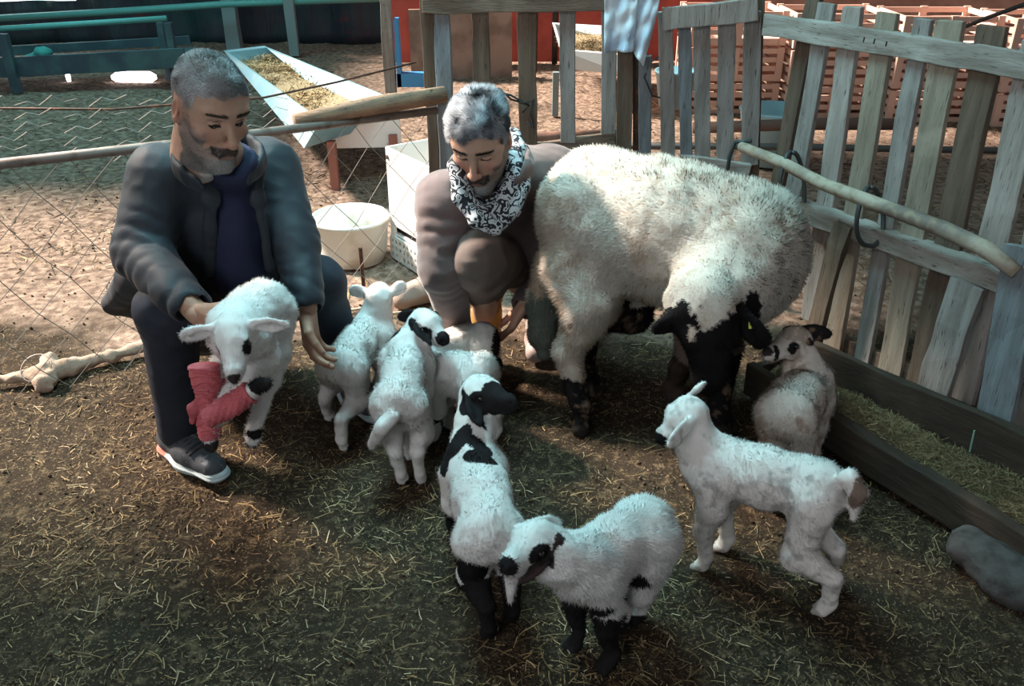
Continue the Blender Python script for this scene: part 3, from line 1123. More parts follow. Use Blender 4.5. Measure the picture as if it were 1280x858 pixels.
def kneeling_man():
    face = nrm(V(-.16, -.86, -.46))
    up0 = nrm(V(-.08, -.3, 1))
    right = nrm(np.cross(face, up0))
    A = np.array([right, face, np.cross(right, face)])
    hp = Y(600, 172, 2.42)
    shR, shL = Y(560, 252, 2.50), Y(688, 222, 2.74)
    elR, wrR = Y(553, 335, 2.43), Y(573, 412, 2.53)
    elL, wrL = Y(706, 310, 2.84), Y(655, 384, 2.60)
    kR, aR = Y(603, 325, 2.42), V(-.09, 2.62, .22)
    kL, aL = V(.16, 2.72, .26), V(.10, 2.86, .12)
    hipR, hipL = V(.02, 2.90, .30), V(.20, 2.92, .30)
    chest = (shR + shL) / 2 + V(.01, .05, -.05)
    hc = (hipR + hipL) / 2
    belly = chest * .5 + hc * .5

    def core(C):
        C.chain([hp + V(0, .07, -.10), chest + UP * .08, chest, belly, hc], [.055, .06, .11, .12, .12], k=.05)
        C.chain([shR, elR, wrR], [.05, .04, .028], k=.03)
        C.chain([shL, elL, wrL], [.05, .04, .028], k=.03)
        C.chain([hipR, kR, aR], [.08, .055, .04], k=.03)
        C.chain([hipL, kL, aL], [.08, .055, .04], k=.03)
    hL = (wrL, V(-.16, -.10, -.25), V(-.75, .15, .35), 1, (.25, .32, .35, .4))
    hR = (wrR, V(.05, -.05, -.25), V(.8, .1, 0), -1, (.3, .35, .4, .45))
    root = person('grey-haired bearded man in a brown jacket and patterned scarf, kneeling beside the big ewe', V(.0, 2.65, 0), hp, A,
                  (.43, .27, .20), (.13, .135, .155), (.17, .16, .155),
                  [(hL, dict(s=1.05, thumb_curl=.25, spread=1.1)), (hR, dict(s=1.0))], core, hair_len=.020, nhair=60000, curly=1.0, smile=.004, hs=1.03, hairgrey=.75, stub=.5, eye_open=False)
    S = SDF()
    S.chain([chest + UP * .03, chest * .5 + belly * .5, belly, hc + V(0, 0, .03)], [.15, .165, .17, .17], k=.06)
    S.cap(shR, shL, .088, .088, k=.06)
    S.cap(shL, chest + V(.10, .12, -.02), .09, .14, k=.06)
    S.chain([shR, elR], [.093, .074], k=.03, wr=(.006, 90))
    S.chain([elR, wrR], [.070, .050], k=.03, wr=(.0065, 110))
    S.chain([shL, elL], [.090, .074], k=.03, wr=(.006, 90))
    S.chain([elL, wrL + (elL - wrL) * .06], [.070, .050], k=.03, wr=(.005, 100))
    dL = nrm(wrL - elL)
    S.cap(wrL - dL * .035, wrL + dL * .10, .036, k=.004, op='s')
    S.cap(hp + V(0, .02, -.14), hp + V(-.02, -.10, .0), .075, .12, k=.015, op='s')
    S.cap(hp + V(.01, .05, -.12), hp + V(.01, .05, .06), .07, .12, k=.015, op='s')
    cloth('jacket', S, .0065, M_BROWN, root, wr=(.006, 12))
    # collar flaps
    S = SDF()
    ck = hp + V(.025, .085, -.11)
    tf = nrm(V(-.30, -.90, 0)); ts = np.cross(UP, tf)
    cp = []
    for th in np.linspace(-1.95, 1.95, 12):
        d = -tf * math.cos(th) + ts * math.sin(th)
        cp.append(ck + d * .110 + V(0, 0, .035 - .07 * (1 - math.cos(th)) * .5 * 1.2))
    for i in range(11):
        S.cap(cp[i], cp[i + 1], .036, .036, k=.01, flat=(nrm((cp[i] + cp[i + 1]) / 2 - ck), 2.6))
    cloth('collar', S, .005, M_BROWN, root, wr=(.003, 16))
    # scarf
    S = SDF()
    sc = hp + V(.020, .050, -.140)
    for lay, (rr, dz, r0) in enumerate(((.066, .006, .022), (.078, -.022, .026), (.082, -.050, .028))):
        cp = []
        for th in np.linspace(0, 2 * math.pi, 15)[:-1]:
            d = -tf * math.cos(th) + ts * math.sin(th)
            fr = (1 + math.cos(th - math.pi)) * .5
            cp.append(sc + d * (rr + .018 * fr) + V(0, 0, dz + .012 - .070 * fr - lay * .018 * fr))
        for i in range(14):
            S.cap(cp[i], cp[(i + 1) % 14], r0, k=.008, wr=(.002, 60))
    S.cap(Y(607, 258, 2.30), Y(613, 276, 2.33), .05, .03, k=.02, flat=(nrm(V(0, -1, .2)), 1.6), wr=(.004, 90))
    S.P = []
    for pts, rs in (([(570, 208, 2.39), (576, 248, 2.345), (594, 274, 2.32), (618, 283, 2.335), (641, 262, 2.385), (652, 232, 2.45), (655, 198, 2.53), (642, 168, 2.60)], .024),
                    ([(577, 214, 2.40), (585, 252, 2.36), (605, 270, 2.345), (628, 257, 2.38), (641, 222, 2.44), (645, 190, 2.53)], .026),
                    ([(580, 225, 2.42), (596, 258, 2.385), (618, 258, 2.395), (634, 226, 2.45), (634, 190, 2.52)], .022)):
        q = [Y(*t) for t in pts]
        for i in range(len(q) - 1):
            S.cap(q[i], q[i + 1], rs, k=.008, wr=(.004, 110))
    cloth('scarf', S, .004, scarf_material(), root, wr=(.0045, 18))
    # trousers: one knee up towards us, the other leg folded
    S = SDF()
    S.cap(hipR, hipL, .12, .12, k=.05)
    S.chain([hipR, kR], [.115, .084], k=.04, wr=(.009, 60))
    S.chain([kR, V(-.09, 2.57, .335)], [.086, .068], k=.03, wr=(.006, 70))
    S.chain([hipL, kL], [.115, .085], k=.04)
    S.chain([kL, V(.10, 2.84, .18)], [.085, .072], k=.03)
    cloth('trousers', S, .0075, M_KHAKI, root, wr=(.014, 11))
    my = mat('ochre_rubber_boot', (.50, .26, .05), .45, noise=[(14, (.30, .17, .07), .45, .7)])
    for an, td in ((V(-.085, 2.64, 0), nrm(V(-.1, -.9, 0))), (V(.10, 2.83, 0), nrm(V(-.1, -.85, 0)))):
        sd = np.cross(UP, td)
        p = lambda a, b, c: an + td * a + sd * b + UP * c
        S = SDF()
        S.cap(p(0, 0, .08), p(0, 0, .28), .047, .056, k=.02)
        S.cap(p(-.02, 0, .05), p(.07, 0, .048), .045, .044, k=.03)
        S.cap(p(.07, 0, .048), p(.155, 0, .040), .044, .036, k=.02)
        S.cap(p(0, 0, .24), p(0, 0, .35), .050, .052, k=.006, op='s')
        v, F, N = S.mesh(.005, cut=lambda q: -q[:, 2] + .001)
        c = np.tile(V(.50, .27, .05), (len(v), 1))
        c[(v[:, 2] < .12) | (((v - an) @ td) > .06)] = V(.46, .37, .34)
        b = mesh_np('boot', v, F, mat('rubber_boot', attr=True, rough=.5, noise=[(14, (.30, .2, .14), .55, .75)]), root, c)
        m = MB(); m.lathe(p(0, 0, .27), [(.050, 0), (.058, .004), (.060, .010), (.058, .016), (.050, .016)], 28)
        m.build('boot_cuff', my, b, smooth=True)


def held_lamb():
    W, R = Y(300, 412, 1.86), Y(333, 388, 2.02)
    pk = (.50, .10, .12)
    legs = {'FR': (Y(262, 478, 1.79), Y(262, 530, 1.745)), 'FL': (Y(272, 518, 1.735), Y(304, 497, 1.73)),
            'HL': (Y(345, 440, 1.97), Y(336, 480, 1.95), Y(318, 535, 1.86)), 'HR': (Y(325, 430, 2.0), Y(322, 462, 1.98), Y(320, 478, 1.93))}
    sheep('lamb', 'white lamb held up by the crouching man, red bandages wrapped on its crossed front legs', W, R,
          {'FR': Y(263, 560, 1.73), 'FL': Y(331, 478, 1.735), 'HL': Y(315, 557, 1.84), 'HR': Y(322, 484, 1.88)},
          Y(294, 414, 1.76), Y(291, 476, 1.67), (Y(362, 407, 1.75), Y(228, 422, 1.76)), seed=12, tr=.072, h=.004, base=V(-.62, 1.85, .30),
          headup=V(-.06, -.75, .65), legs=legs, noseblack=True, hoofcol=(.03, .026, .026), nfur=34000, lr=1.15, slim=1.02,
          hpat=[(.40, .036, .006, .021, .014, .020, LB), (.36, -.036, .010, .026, .010, .010, LB)],
          pat=[(Y(318, 541, 1.85), (.02, .02, .016), None, LB), (Y(324, 482, 1.735), (.024, .024, .024), None, LB)], group=None)
    red = mat('red_bandage', (.50, .105, .12), .8, noise=[(18, (.36, .07, .085), .45, .7)], bump=(200, .5, .003))
    # the bandage cross: two wrapped sleeves with windings and a loose tail
    t = empty('bandage', V(-.70, 1.75, .33), 'red wrapped bandages on the crossed front legs of the held lamb', 'bandage')
    def windings(pts, rs, pitch=.0125, n=28):
        """cloth strip wound helically: sawtooth ridges running round a tube with blunt ends"""
        pts = [np.asarray(q, float) for q in pts]
        seg = [np.linalg.norm(pts[k + 1] - pts[k]) for k in range(len(pts) - 1)]
        tot = sum(seg); m = int(tot / .0018)
        mb = MB(); prev = None
        for k in range(m + 1):
            s_ = tot * k / m; q = 0; acc = 0
            while q < len(seg) - 1 and s_ > acc + seg[q]: acc += seg[q]; q += 1
            u = (s_ - acc) / seg[q]; c = pts[q] * (1 - u) + pts[q + 1] * u
            r = rs[q] * (1 - u) + rs[q + 1] * u
            dd = nrm(pts[-1] - pts[0]); a = nrm(np.cross(dd, UP)); b = np.cross(dd, a)
            for w in range(n):
                th = math.tau * w / n
                ph = s_ / pitch + w / n + .35 * math.sin(th * 1 + s_ * 120) + .2 * math.sin(3 * th)
                rr = r + .0042 * ((ph % 1.0) - .5) + .0016 * math.sin(th * 2 + s_ * 60) + .0008 * math.sin(th * 9 + s_ * 300)
                if k in (0, m): rr *= .93
                mb.v.append(tuple(c + (a * math.cos(th) + b * math.sin(th)) * rr))
        for k in range(m):
            for w in range(n):
                o = k * n
                mb.f.append((o + w, o + (w + 1) % n, o + n + (w + 1) % n, o + n + w))
        mb.f.append(tuple(reversed(range(n)))); mb.f.append(tuple(m * n + w for w in range(n)))
        mb.build('wrap', red, t)
    windings([Y(254, 456, 1.79), Y(260, 490, 1.765), Y(263, 548, 1.74)], [.035, .029, .026])
    windings([Y(314, 490, 1.735), Y(290, 506, 1.725), Y(259, 524, 1.715)], [.028, .027, .025])
    S = SDF()
    S.chain([Y(250, 498, 1.75), Y(243, 512, 1.74), Y(240, 528, 1.745)], [.010, .016, .008], k=.006, flat=(nrm(V(.2, -1, .2)), 1.6), wr=(.002, 200))
    S.chain([Y(268, 478, 1.80), Y(300, 492, 1.80)], [.020, .022], k=.006, wr=(.002, 300))
    cloth('loose_end', S, .003, red, t, wr=(.002, 40))
# ------------------------------------------------------------------ sheep


def head_prims(S, poll, nose, up, s, col=None, mcol=None, k=.014, slim=1.0):
    """skull, brow, cheeks, muzzle, lips of a lamb; returns frame"""
    f = nose - poll
    L = np.linalg.norm(f)
    A = frame(f, up)
    F_, L_, U_ = A
    pt = lambda a, b, c: poll + F_ * a * L + L_ * b * s + U_ * c * s
    S.ell(pt(.02, 0, .004), V(.046, .038 * slim, .040) * s, A, k=k * s, col=col)
    S.cap(pt(.22, 0, 0), pt(.80, 0, -.006), .034 * s * slim, .0195 * s, k=k * s, col=col)
    S.cap(pt(.25, 0, -.014), pt(.78, 0, -.020), .026 * s * slim, .0135 * s, k=k * s, col=col)
    S.cap(pt(.80, 0, -.004), pt(.92, 0, -.008), .0195 * s, .0150 * s, k=.008 * s, col=mcol or col)
    for e in (-1, 1):
        S.ell(pt(.22, .026 * e * slim, .014), V(.019, .010, .011) * s, A, k=.01 * s, col=col)   # brow
        S.ell(pt(.30, .022 * e * slim, -.016), V(.024, .012, .018) * s, A, k=.012 * s, col=col)  # cheek
        S.ell(pt(.30, .035 * e * slim, .006), V(.009, .007, .008) * s, A, k=.005 * s, op='s')
        S.ell(pt(1.0, .009 * e, -.001), V(.006, .004, .004) * s, A, k=.004 * s, op='s')
    S.cap(pt(1.02, .014, -.016), pt(.78, .022, -.018), .0022 * s, k=.003 * s, op='s')
    S.cap(pt(1.02, -.014, -.016), pt(.78, -.022, -.018), .0022 * s, k=.003 * s, op='s')
    return A, pt, L


def ear_prims(S, base, tip, A, s, col=None, w=.022):
    d = tip - base
    L = np.linalg.norm(d)
    d = d / L
    n = A[0] + A[2] * .4
    n = nrm(n - d * np.dot(n, d))
    side = np.cross(d, n)
    S.cap(base - d * .010 * s, base + d * L * .3, .010 * s, .008 * s, k=.008 * s, col=col)
    S.ell(base + d * L * .55, (L * .5, w * s, .0075 * s), (d, side, n), k=.006 * s, col=col)
    S.ell(base + d * L * .52 + n * .0085 * s, (L * .36, w * .62 * s, .006 * s), (d, side, n), k=.004 * s, op='s')


LAMB_LIFT = .022


def sheep(name, label, W, R, hoofs, poll, nose, ears, s=1.0, tr=.068, kind='lamb', base=None, tail=None,
          legcol=None, hoofcol=(.03, .027, .024), headup=UP, col=WHITE, mcol=None, earcol=(None, None), pat=None, hpat=None,
          furlen=.0095, nfur=36000, h=.0042, neckr=None, legs=None, thighs=1.0, rag=.12, seed=1, group='lambs in the pen', bodyextra=None, dirt=None, legwool=0.0, eyes=True, slim=1.0, lr=1.0, barrel=1.0, noseblack=True):
    W, R, poll, nose = map(lambda q: np.asarray(q, float), (W, R, poll, nose))
    if s < 1.5:
        tr *= .83
        thighs *= .84
        W = W + UP * LAMB_LIFT; R = R + UP * LAMB_LIFT
    fw = nrm((W - R) * V(1, 1, 0))
    lt = np.cross(UP, fw)
    S = SDF()
    legcol = legcol or {}
    t = tr
    mid = (W + R) / 2 - UP * .006 * s
    # trunk: deep chest, ribs, narrower waist, rump
    S.chain([W + fw * .015 * s, mid, R], [t * .93, t * barrel, t * .97], k=.03 * s)
    S.cap(W - UP * .042 * s + fw * .02 * s, mid - UP * .034 * s, t * .72, t * .76 * barrel, k=.03 * s)
    S.cap(mid - UP * .030 * s, R - UP * .014 * s, t * .76 * barrel, t * .6, k=.03 * s)
    S.ell(W + fw * .045 * s - UP * .036 * s, V(.038, .040, .045) * s, (fw, lt, UP), k=.03 * s)
    # neck
    nr = neckr or (.056 * s, .036 * s)
    nb = W + fw * .035 * s + UP * .004
    nm = (nb + poll) / 2 - UP * .012 * s
    A = frame(nose - poll, headup)
    back = poll - A[0] * .012 * s - A[2] * .008 * s
    S.chain([nb, nm, back], [nr[0], (nr[0] + nr[1]) / 2 * .98, nr[1]], k=.025 * s)
    A, pt, L = head_prims(S, poll, nose, headup, s, mcol=mcol, slim=slim)
    for i, e in enumerate((1, -1)):
        b = pt(-.06, .033 * e, .012)
        ear_prims(S, b, np.asarray(ears[i], float), A, s, col=earcol[i])
    # legs
    for key, H in hoofs.items():
        e = 1 if key[1] == 'L' else -1
        H = np.asarray(H, float)
        lc = legcol.get(key)
        if isinstance(lc, tuple) and len(lc) == 2: ucol, lcol = lc
        else: ucol, lcol = lc, lc
        ov = (legs or {}).get(key)
        if key[0] == 'F':
            a0 = W + lt * e * .036 * s - UP * .035 * s
            a1 = W + lt * e * .044 * s - UP * .105 * s - fw * .015 * s
            fet = H + UP * .048 * s - fw * .008 * s
            kn = fet * .45 + a1 * .55 + fw * .012 * s + lt * e * .004 * s if ov is None else np.asarray(ov[0], float)
            if ov is not None and len(ov) > 1: fet = np.asarray(ov[1], float)
            S.cap(a0, a1, .046 * s, .031 * s, k=.03 * s)
            S.cap(a1, kn, .030 * s * lr + legwool, .0215 * s * lr + legwool * .6, k=.018 * s, col=ucol)
            S.cap(kn, fet, .0205 * s * lr + legwool * .6, .0150 * s * lr, k=.008 * s, col=lcol)
        else:
            a0 = R + lt * e * .034 * s - UP * .025 * s
            fet = H + UP * .050 * s - fw * .012 * s
            st = a0 * .52 + H * .48 + fw * .038 * s + lt * e * .012 * s
            st[2] = max(st[2], .145 * s) if ov is None else st[2]
            hk = a0 * .30 + H * .70 - fw * .026 * s
            if ov is None: hk[2] = .125 * s
            else:
                st, hk = np.asarray(ov[0], float), np.asarray(ov[1], float)
                if len(ov) > 2: fet = np.asarray(ov[2], float)
            S.cap(a0, st, .056 * s * thighs, .036 * s * thighs, k=.03 * s)
            S.cap(st, hk, .034 * s * lr + legwool, .0195 * s * lr + legwool * .5, k=.016 * s, col=ucol)
            S.cap(hk, fet, .0195 * s * lr + legwool * .3, .0150 * s * lr, k=.008 * s, col=lcol)
        dd = nrm(H - fet)
        hf = nrm(fw * .9 + dd * .5) if ov is None else nrm(dd + fw * .3)
        S.cap(fet, H + UP * .022 * s if ov is None else fet + dd * .03 * s, .0155 * s * lr, .0165 * s * lr, k=.006 * s, col=lcol)
        if ov is None:
            for q in (-1, 1):
                S.cap(H + UP * .020 * s + lt * q * .007 * s, H + UP * .0105 * s + fw * .016 * s + lt * q * .008 * s, .0125 * s, .0100 * s, k=.003 * s, col=hoofcol)
        else:
            for q in (-1, 1):
                S.cap(H - dd * .012 * s + lt * q * .006 * s, H - dd * .002 * s + lt * q * .007 * s, .0135 * s, .0095 * s, k=.003 * s, col=hoofcol)
    if tail is not None:
        tp, trr = tail
        S.chain([np.asarray(q, float) for q in tp], trr, k=.012 * s)
    if bodyextra: bodyextra(S)
    am = .0035 * s
    cut = None if base is not None and base[2] > .05 else (lambda q: -q[:, 2] + .001)

    def disp(q): return am * vnoise(q, 28 / s, 2 + seed) + am * .5 * vnoise(q, 62 / s, 9 + seed)
    v, F, N = S.mesh(h, disp=disp, cut=cut)
    cols = S.color(v, col, jit=.006, seed=seed)
    if dirt:
        dc, th, am_ = dirt
        k = np.clip((vnoise(v, 14, seed + 5) * .45 + vnoise(v, 48, seed + 8) * .45 + vnoise(v, 120, seed + 9) * .35 - th) * 3, 0, 1)[:, None] * am_
        cols = cols * (1 - k) + np.array(dc) * k
    if pat: cols = patches(v, cols, pat, seed=seed, rag=rag)
    hp = [(pt(.30, .034 * e * slim, .006), V(.019, .014, .013) * s, A, (.05, .04, .035)) for e in (-1, 1)] if eyes == 'rim' else []
    if noseblack: hp.append((pt(.98, 0, .0), V(.017, .018, .012) * s, A, (.05, .035, .035)))
    if hpat:
        for (a, b, c, r1, r2, r3, cc) in hpat:
            hp.append((pt(a, b, c), V(r1, r2, r3) * s, A, cc))
    cols = patches(v, cols, hp, seed=seed + 3, rag=rag)
    bpos = base if base is not None else V((W[0] + R[0]) / 2, (W[1] + R[1]) / 2, 0)
    root = empty(name, bpos, label, kind, group)
    body = mesh_np('body', v, F, M_FUR, root, cols)
    # coat length: short on face, ears, lower legs
    hd = np.linalg.norm((v - poll), axis=1) / s
    lf = np.clip((hd - .03) / .10, .38, 1.0)
    if base is None: lf = np.minimum(lf, np.clip((v[:, 2] - .02 * s) / (.13 * s), .25, 1))
    cb = np.tile(-fw * .55 + V(0, 0, -.55), (len(v), 1))
    bv, bf, bn, bc = blades(v, F, N, cols, nfur, furlen * s if s < 1.5 else furlen, .0016 if s < 1.5 else .0026, comb=cb, lift=.55, seed=seed, lenf=lf, clump=.5)
    mesh_np('fleece', bv, bf, M_FUR, root, bc, normals=bn)
    if eyes:
        for e in (-1, 1):
            m = MB()
            c = pt(.30, .0300 * e * slim, .007)
            m.lathe(c, [(.0085 * s * math.sin(a), -.0085 * s * math.cos(a)) for a in np.linspace(0, math.pi, 9)], n=14, axis=A[1])
            m.build('eye', M_EYE, root, smooth=True)
    return root, A, pt, S


# the ewe, head down at the trough
def ewe():
    W, R = V(.60, 2.30, .595), V(.31, 2.50, .60)
    fw = nrm((W - R) * V(1, 1, 0)); lt = np.cross(UP, fw)
    poll, nose = Y(884, 388, 2.0), Y(889, 492, 1.96)

    def extra(S):
        # heavy wool over flank and shoulder
        S.ell(V(.44, 2.38, .605), (.28, .215, .195), (fw, lt, UP), k=.06)
        S.ell(V(.235, 2.50, .615), (.145, .19, .185), (fw, lt, UP), k=.06)
        S.ell(V(.63, 2.26, .575), (.145, .18, .175), (fw, lt, UP), k=.06)
        S.cap(V(.62, 2.22, .56), poll - V(.0, -.05, -.0), .155, .085, k=.05)
        S.cap(V(.17, 2.38, .48), V(.20, 2.31, .40), .085, .060, k=.05)
                # udder
        S.ell(V(.30, 2.50, .32), (.085, .08, .085), k=.03, col=(.035, .022, .02))
    hd = nose - poll
    tl = [Y(690, 330, 2.52), Y(682, 380, 2.54), Y(680, 418, 2.52), Y(681, 442, 2.50)]
    K = (.55, .36, .27)
    dg = (.13, .145, .12)
    root, A, pt, S = sheep(
        'ewe', 'large black-faced white ewe with long thick fleece, bowing her head at the trough', W, R,
        {'HR': V(.215, 2.235, 0), 'HL': V(.255, 2.47, 0), 'FR': G(843, 512), 'FL': V(.63, 2.22, 0)},
        poll, nose, (Y(955, 432, 1.97), Y(822, 415, 2.03)), s=1.9, tr=.152, kind='sheep', rag=.45, group=None,
        neckr=(.15, .085), tail=(tl, [.052, .050, .042, .026]), bodyextra=extra, h=.0085,
        legcol={'HR': (None, BLACK), 'HL': (BLACK, BLACK), 'FR': ((.20, .15, .13), (.05, .035, .03)), 'FL': ((.1, .08, .07), BLACK)},
        headup=V(.05, -1, .35), earcol=(BLACK, BLACK), col=(.60, .545, .48), mcol=BLACK, nfur=190000, furlen=.017, seed=21,
        dirt=((.36, .25, .17), .22, .55), legwool=.006, slim=.92, thighs=.85, legs={'HR': (V(.25, 2.325, .40), Y(709, 442, 2.30), V(.205, 2.245, .09))}, lr=.92,
        pat=[(V(.09, 2.40, .40), (.10, .16, .16), None, (.42, .33, .25)), (V(.10, 2.38, .56), (.10, .14, .17), None, (.50, .415, .34)), (Y(714, 455, 2.27), (.06, .06, .048), None, (.52, .45, .38)), (tl[2], (.08, .08, .16), None, dg)],
        hpat=[(.62, 0, 0, .075, .06, .06, BLACK), (.30, .045, .005, .05, .034, .06, BLACK), (.30, -.036, -.015, .055, .017, .05, BLACK), (.36, .010, .02, .045, .022, .05, BLACK)],
        noseblack=False)
    m = MB()
    e = Y(940, 405, 1.965)
    m.box(e, A[0] * .012, A[1] * .009, A[2] * .002)
    m.build('ear_tag', mat('yellow_plastic', (.75, .8, .12), .4), root, bevel=.001)


LB = (.018, .016, .017)


def build_lambs():
    # white lamb seen from behind beside the squatting man
    sheep('lamb', 'all-white lamb standing with its back turned, closest to the squatting man in navy', Y(463, 418, 2.38), Y(428, 460, 2.20),
          {'HL': G(413, 528), 'HR': G(431, 566), 'FL': G(441, 512), 'FR': G(470, 500)},
          Y(474, 371, 2.42), Y(482, 375, 2.52), (Y(436, 364, 2.42), Y(507, 357, 2.42)), seed=2, tr=.062, noseblack=False, neckr=(.05, .036), slim=.95)
    # eye-patched lamb turned away, long tail
    sheep('lamb', 'white lamb with black eye patch and dark ears, rear turned, long fluffy tail swung left', Y(508, 450, 2.16), Y(499, 505, 1.99),
          {'HL': G(503, 606), 'HR': G(527, 606), 'FL': G(512, 575), 'FR': G(530, 560)},
          Y(530, 405, 2.21), Y(558, 426, 2.15), (Y(499, 396, 2.24), Y(537, 430, 2.12)), seed=3, tr=.064,
          tail=([Y(492, 520, 1.93), Y(478, 535, 1.91), Y(466, 556, 1.93)], [.018, .020, .012]), neckr=(.048, .036),
          earcol=(LB, LB), hpat=[(.42, -.03, .004, .022, .02, .02, LB), (.9, 0, 0, .03, .022, .02, LB)],
          pat=[(Y(492, 418, 2.2), (.025, .03, .03), None, LB)])
    # lamb hidden behind, one black foreleg
    sheep('lamb', 'white lamb with a black foreleg, standing behind the one with the long fluffy tail', Y(545, 470, 2.22), Y(598, 470, 2.17),
          {'FL': G(542, 553), 'FR': G(562, 540), 'HL': G(616, 553), 'HR': G(605, 530)},
          Y(524, 432, 2.30), Y(508, 452, 2.36), (Y(508, 425, 2.28), Y(540, 430, 2.36)), seed=4, tr=.060,
          legcol={'FL': (LB, (.5, .48, .45)), 'FR': (None, (.3, .28, .27))}, hoofcol=(.02, .018, .018), neckr=(.05, .036), noseblack=False)
    # lamb at the hand of the man in the scarf
    sheep('lamb', 'white lamb with black rump, touched by the man in the patterned scarf', Y(550, 442, 2.40), Y(603, 431, 2.42),
          {'FL': G(545, 505), 'FR': G(556, 492), 'HL': G(608, 505), 'HR': G(616, 490)},
          Y(535, 428, 2.42), Y(515, 440, 2.44), (Y(520, 424, 2.40), Y(540, 420, 2.47)), seed=5, tr=.062, neckr=(.05, .036), s=.92,
          pat=[(Y(626, 436, 2.41), (.045, .08, .075), None, (.03, .02, .017)), (Y(580, 462, 2.33), (.10, .03, .03), None, LB)], legcol={'HL': LB, 'HR': LB})
    # long-bodied lamb in the middle with black collar marks
    W, R = Y(592, 585, 1.66), Y(613, 672, 1.44)
    b = LB
    sheep('lamb', 'lamb with black face and legs, back to camera, black bars across shoulders', W, R,
          {'HL': G(610, 800), 'HR': G(640, 778), 'FL': G(568, 682), 'FR': G(600, 668)},
          Y(600, 492, 1.765), Y(643, 502, 1.70), (Y(578, 484, 1.82), Y(598, 533, 1.66)), seed=6, tr=.075, h=.004,
          neckr=(.05, .040), legcol={'HL': LB, 'HR': LB, 'FL': LB, 'FR': LB}, earcol=(LB, LB), mcol=LB, hoofcol=LB,
          tail=([Y(638, 690, 1.40), Y(641, 718, 1.375), Y(638, 752, 1.37)], [.018, .014, .006]), furlen=.008, nfur=34000,
          hpat=[(.72, -.0, 0, .060, .045, .05, LB), (.30, -.035, -.004, .036, .022, .030, LB), (-.02, -.05, -.01, .02, .02, .03, LB)],
          pat=[(Y(568, 548, 1.66), (.044, .026, .06), (V(.8, .6, 0), V(-.6, .8, 0), UP), LB), (Y(560, 575, 1.68), (.018, .07, .045), None, LB), (Y(601, 545, 1.64), (.050, .020, .06), (V(.8, -.6, 0), V(.6, .8, 0), UP), LB),
               (Y(600, 568, 1.60), (.046, .024, .04), (V(1, -.25, 0), V(.25, 1, 0), UP), LB),
               (Y(588, 712, 1.42), (.04, .07, .05), None, LB)], slim=1.05)
    # fluffy lamb in the front
    sheep('lamb', 'fluffy white lamb in front, head bowed left, black eye patch, dark ear and black forelegs', Y(738, 706, 1.375), Y(808, 664, 1.455),
          {'FL': G(760, 836), 'FR': G(719, 812), 'HL': G(797, 776), 'HR': G(776, 786)},
          Y(669, 679, 1.34), Y(633, 709, 1.255), (Y(651, 724, 1.27), Y(700, 655, 1.42)), seed=7, tr=.062, h=.004,
          headup=V(-.1, -.25, 1), neckr=(.056, .043), legcol={'FL': LB, 'FR': LB, 'HL': (None, None), 'HR': (LB, (.7, .68, .66))},
          earcol=((.055, .038, .036), None), hoofcol=LB, furlen=.013, nfur=60000, rag=.2,
          hpat=[(.40, .035, .008, .030, .020, .022, LB), (.97, 0, 0, .018, .022, .018, LB), (.10, .04, -.012, .016, .012, .012, LB)],
          pat=[(Y(745, 742, 1.36), (.055, .055, .035), None, LB), (Y(785, 720, 1.40), (.05, .03, .025), None, LB)])
    # white lamb on the right, side on
    sheep('lamb', 'dirty white lamb standing side-on right of centre, ears out, tail hanging, facing left', Y(897, 585, 1.66), Y(1022, 618, 1.53),
          {'FL': G(876, 714), 'FR': G(903, 690), 'HL': G(1026, 770), 'HR': G(1028, 728)},
          Y(858, 520, 1.69), Y(822, 548, 1.67), (Y(836, 556, 1.58), Y(882, 478, 1.76)), seed=8, tr=.070, h=.004, lr=1.12,
          tail=([Y(1062, 598, 1.49), Y(1071, 615, 1.48), Y(1066, 648, 1.48)], [.020, .018, .007]), nfur=42000, furlen=.008,
          dirt=((.30, .29, .28), .12, .6), col=(.76, .72, .69), neckr=(.056, .038), hoofcol=(.5, .45, .42), noseblack=True,
          pat=[(Y(1074, 622, 1.46), (.018, .04, .045), None, (.24, .17, .14))],
          hpat=[(.92, 0, -.012, .034, .026, .03, BLACK)])
    # lamb at the trough
    sheep('lamb', 'woolly white lamb with black-ringed eye and dark ear, beside the hay trough', Y(1006, 492, 2.08), Y(982, 522, 1.93),
          {'FL': V(.80, 2.16, 0), 'FR': V(.86, 2.06, 0), 'HL': G(966, 640), 'HR': G(990, 636)},
          Y(995, 427, 2.12), Y(958, 440, 2.06), (Y(978, 412, 2.17), Y(1036, 417, 2.16)), seed=9, tr=.080, neckr=(.058, .038),
          earcol=(LB, LB), col=(.66, .60, .55), dirt=((.30, .19, .12), .05, .6), furlen=.011, nfur=36000,
          hpat=[(.40, .034, .006, .019, .018, .017, LB), (.82, .02, .0, .008, .022, .03, LB)])




# ------------------------------------------------------------------ fences, troughs and the things around the pen
def wood(name, c, c2, st=(14, 14, 1.2), dark=(.035, .028, .022)):
    return mat(name, c, .85, noise=[(3, c2, .35, .65, st), (16, dark, .60, .74, st), (5, tuple(x * 1.25 for x in c), .58, .75)], bump=(14, .5, .004, st), spec=.2)


